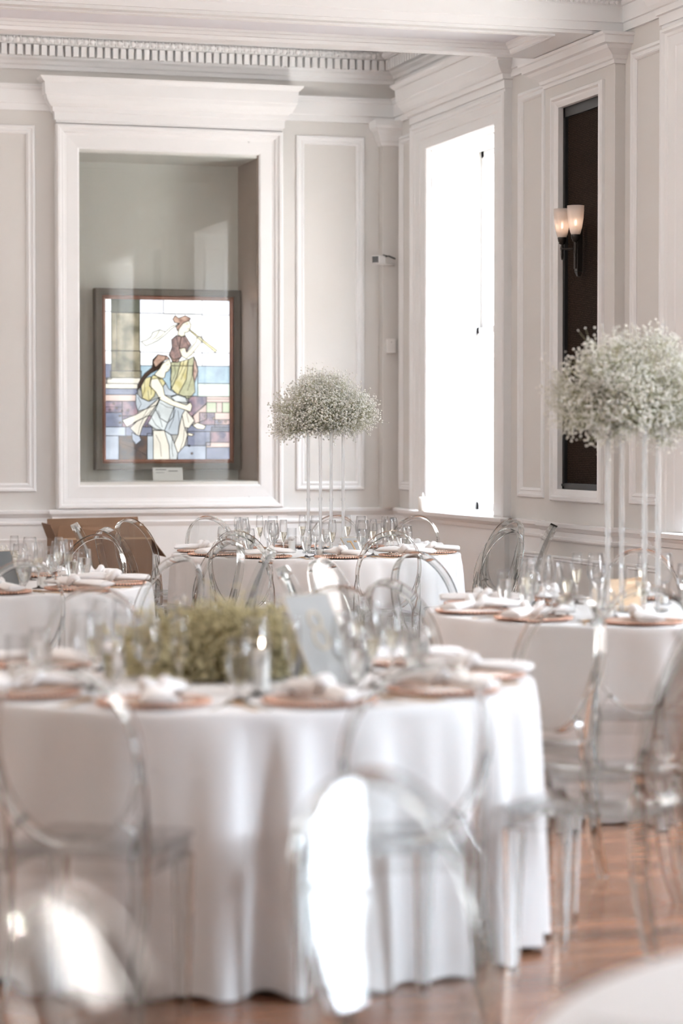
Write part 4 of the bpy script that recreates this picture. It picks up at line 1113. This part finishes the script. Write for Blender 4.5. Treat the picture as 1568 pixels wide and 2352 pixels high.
bouquet('gypsophila_centrepiece', (cx_ + fx, cy_ + fy, TZ), "low yellow-green baby's breath centrepiece on the front table", rotlobes(LOW, -YAW), 1000, 10, .0060, 12, (0, 0, .02), M['blossom_dry'], M['stemolive'], "low baby's breath centrepieces")
cx_, cy_, _ = TABLES['left']
fx, fy = L2W(.05, .05)
bouquet('gypsophila_centrepiece', (cx_ + fx, cy_ + fy, TZ), "low white baby's breath centrepiece cut by the left edge", rotlobes([(x * .7, y * .7, z * .9, a * .7, b * .7, h * .8) for x, y, z, a, b, h in LOW], -YAW), 380, 8, .0055, 13, (0, 0, .02), M['blossom'], M['stemgreen'], "low baby's breath centrepieces")

# ------------------------------------------------------------------ table signs
def sign(tkey, offs, w, h, lean, yaw, plate, label, digits):
    cx_, cy_, _ = TABLES[tkey]; dx, dy = L2W(*offs)
    r = tag(empty('table_number_sign', (cx_ + dx, cy_ + dy, TZ), yaw - YAW), label, 'sign', 'table number signs')
    # plate leans back along +y
    R_ = Matrix.Rotation(-lean, 4, 'X')
    def tr(mb):
        mb.v = [tuple(R_ @ Vector(q)) for q in mb.v]; return mb
    m = MB().box(-w/2, w/2, -.003, .003, 0.004, h); part(tr(m), 'plate', plate, r)
    m = MB().box(-w/2 - .001, -w/2 + .002, -.0035, .0035, 0.004, h).box(w/2 - .002, w/2 + .001, -.0035, .0035, 0.004, h).box(-w/2, w/2, -.0035, .0035, h - .002, h + .001); part(tr(m), 'gilt_edge', M['dullgold'], r)
    top = R_ @ Vector((0, .003, h * .8)); m = MB()
    m.band([top, (0, top.y + .07, .003)], [(1,0,0)]*2, .004, .04); part(m, 'easel_leg', plate, r)
    if digits == '11':
        m = MB()
        for x in (-.026, .034):
            m.box(x, x + .012, -.0055, -.003, h * .16, h * .80).box(x - .024, x + .001, -.0055, -.003, h * .80 - .012, h * .80)
        part(tr(m), 'numerals', M['gold'], r)
    elif digits:
        m = MB()
        for zc, ra in ((h * .72, .026), (h * .53, .031)):
            m.band([(ra * math.cos(2*math.pi*i/24), -.0045, zc + ra * 1.05 * math.sin(2*math.pi*i/24)) for i in range(24)], [(0, 1, 0)] * 24, .008, .003, closed=True)
        part(tr(m), 'numerals', M['dullgold'], r)
    return r
sign('eleven', (.275, -.21), .165, .135, math.radians(41), math.radians(42), M['signgrey'], 'leaning pale grey sign with gold number 11', '11')
sign('front', (.325, -.29), .20, .30, math.radians(25.5), math.radians(50), M['signgrey'], 'blurred leaning grey sign with gold numeral beside the low flowers', '8')
sign('left', (.245, -.30), .15, .20, math.radians(27), math.radians(42), M['signdark'], 'slate grey sign leaning among glasses at the left edge', None)

# ------------------------------------------------------------------ candle holders
def proto_votive(h, r_, lit=False):
    wl = .82 if lit else .45
    r = empty('candle_holder'); n = 32
    rings = []
    for rad, z in ((r_ - .004, .0), (r_, .003), (r_, h), (r_ - .003, h), (r_ - .0035, .008), (.002, .007)):
        rings.append([((rad + (.0012 if (j % 2 and rad >= r_ - .0001) else 0)) * math.cos(2*math.pi*j/n), (rad + (.0012 if (j % 2 and rad >= r_ - .0001) else 0)) * math.sin(2*math.pi*j/n), z) for j in range(n)])
    m = MB(); m.loft(rings); part(m, 'ribbed_glass', M['glass'], r, auto=30)
    m = MB(); m.lathe([(0, .009), (r_ - .008, .009), (r_ - .008, h * wl), (0, h * wl)], 20); part(m, 'wax', M['candlewax'], r, auto=40)
    m = MB(); m.tube([(0, 0, h * wl), (.001, 0, h * wl + .01)], .0008, 5); part(m, 'wick', M['black'], r)
    if lit:
        m = MB(); m.lathe([(0, h*wl + .008), (.0035, h*wl + .014), (.0042, h*wl + .02), (.002, h*wl + .03), (0, h*wl + .036)], 10); part(m, 'flame', M['flame'], r, smooth=True)
    return r
M['flame'] = emit('candle_flame', (1.0, 0.84, 0.70), 20.0)
pv = [proto_votive(.105, .025), proto_votive(.15, .03), proto_votive(.15, .03, True)]
VOT = [('eleven', (-.28, -.30), 0, 'short ribbed glass candle holder on the left of the number 11 sign'), ('eleven', (.02, -.52), 0, 'short ribbed glass candle holder at the near edge of table 11'), ('eleven', (.30, .12), 1, 'taller ribbed candle holder right of the acrylic rods on table 11'), ('eleven', (-.16, .22), 1, 'taller ribbed candle holder behind the left rod on table 11'),
       ('front', (.10, -.42), 2, 'blurred lit candle holder in front of the low flowers'), ('front', (.52, -.1), 0, 'blurred candle holder right of the sign on the front table'), ('front', (-.62, -.2), 1, 'blurred candle holder left of the low flowers'),
       ('right', (-.32, -.1), 1, 'taller candle holder left of the acrylic rods on the right table'), ('right', (-.18, -.36), 0, 'short candle holder near the front left of the right table'), ('right', (.14, .35), 0, 'candle holder behind the acrylic rods on the right table'), ('left', (.44, -.12), 0, 'candle holder among the glasses on the left table')]
def clear_spot(tk, of, need):
    cx_, cy_, _ = TABLES[tk]
    obst = [(o.location.x, o.location.y) for key, kind, far, px, o in placed if key == tk and kind in ('wine_glass', 'champagne_flute', 'water_goblet')] + extra_obst
    for k in range(400):
        rr, th = .004 * k ** .7, k * 2.4
        dx, dy = L2W(of[0] + rr * math.cos(th), of[1] + rr * math.sin(th)); p = (cx_ + dx, cy_ + dy)
        if all(math.hypot(p[0] - a, p[1] - b) > need for a, b in obst): break
    extra_obst.append(p); return p
extra_obst = []
uv = set()
for tk, of, k, lab in VOT:
    o = pv[k] if k not in uv else dup(pv[k]); uv.add(k)
    p_ = clear_spot(tk, of, .072); o.location = (*p_, TZ); tag(o, lab, 'candle holder', 'ribbed glass candle holders')

# tan paper bag behind the rods on the right table
p_ = clear_spot('right', (-.03, .34), .125)
tb = tag(empty('paper_bag', (*p_, TZ), -YAW), 'folded tan paper bag standing behind the rods on the right table', 'bag')
m = MB(); w, d_, h = .085, .04, .11
def ringb(s, z, p): return [(-w*s, -d_*s, z), (0, -d_*s*p, z - .004*(z > .05)), (w*s, -d_*s, z), (w*s, d_*s, z + .012*(z > .05)), (0, d_*s*p, z), (-w*s, d_*s, z)]
m.loft([ringb(.96, 0, 1), ringb(1, .01, 1), ringb(1.0, .06, .9), ringb(1.03, h, 1.05)], cap1=False); m.loft([ringb(.98, h - .0005, 1.05), ringb(.95, .012, .98)], cap0=False); part(m, 'sack', M['tan'], tb)
m = MB(); m.loft([ringb(1.05, h - .018, 1.06), ringb(1.05, h + .002, 1.06), ringb(1.0, h + .002, 1.02), ringb(1.0, h - .018, 1.02)], closed=True); part(m, 'rolled_rim', M['tan'], tb)
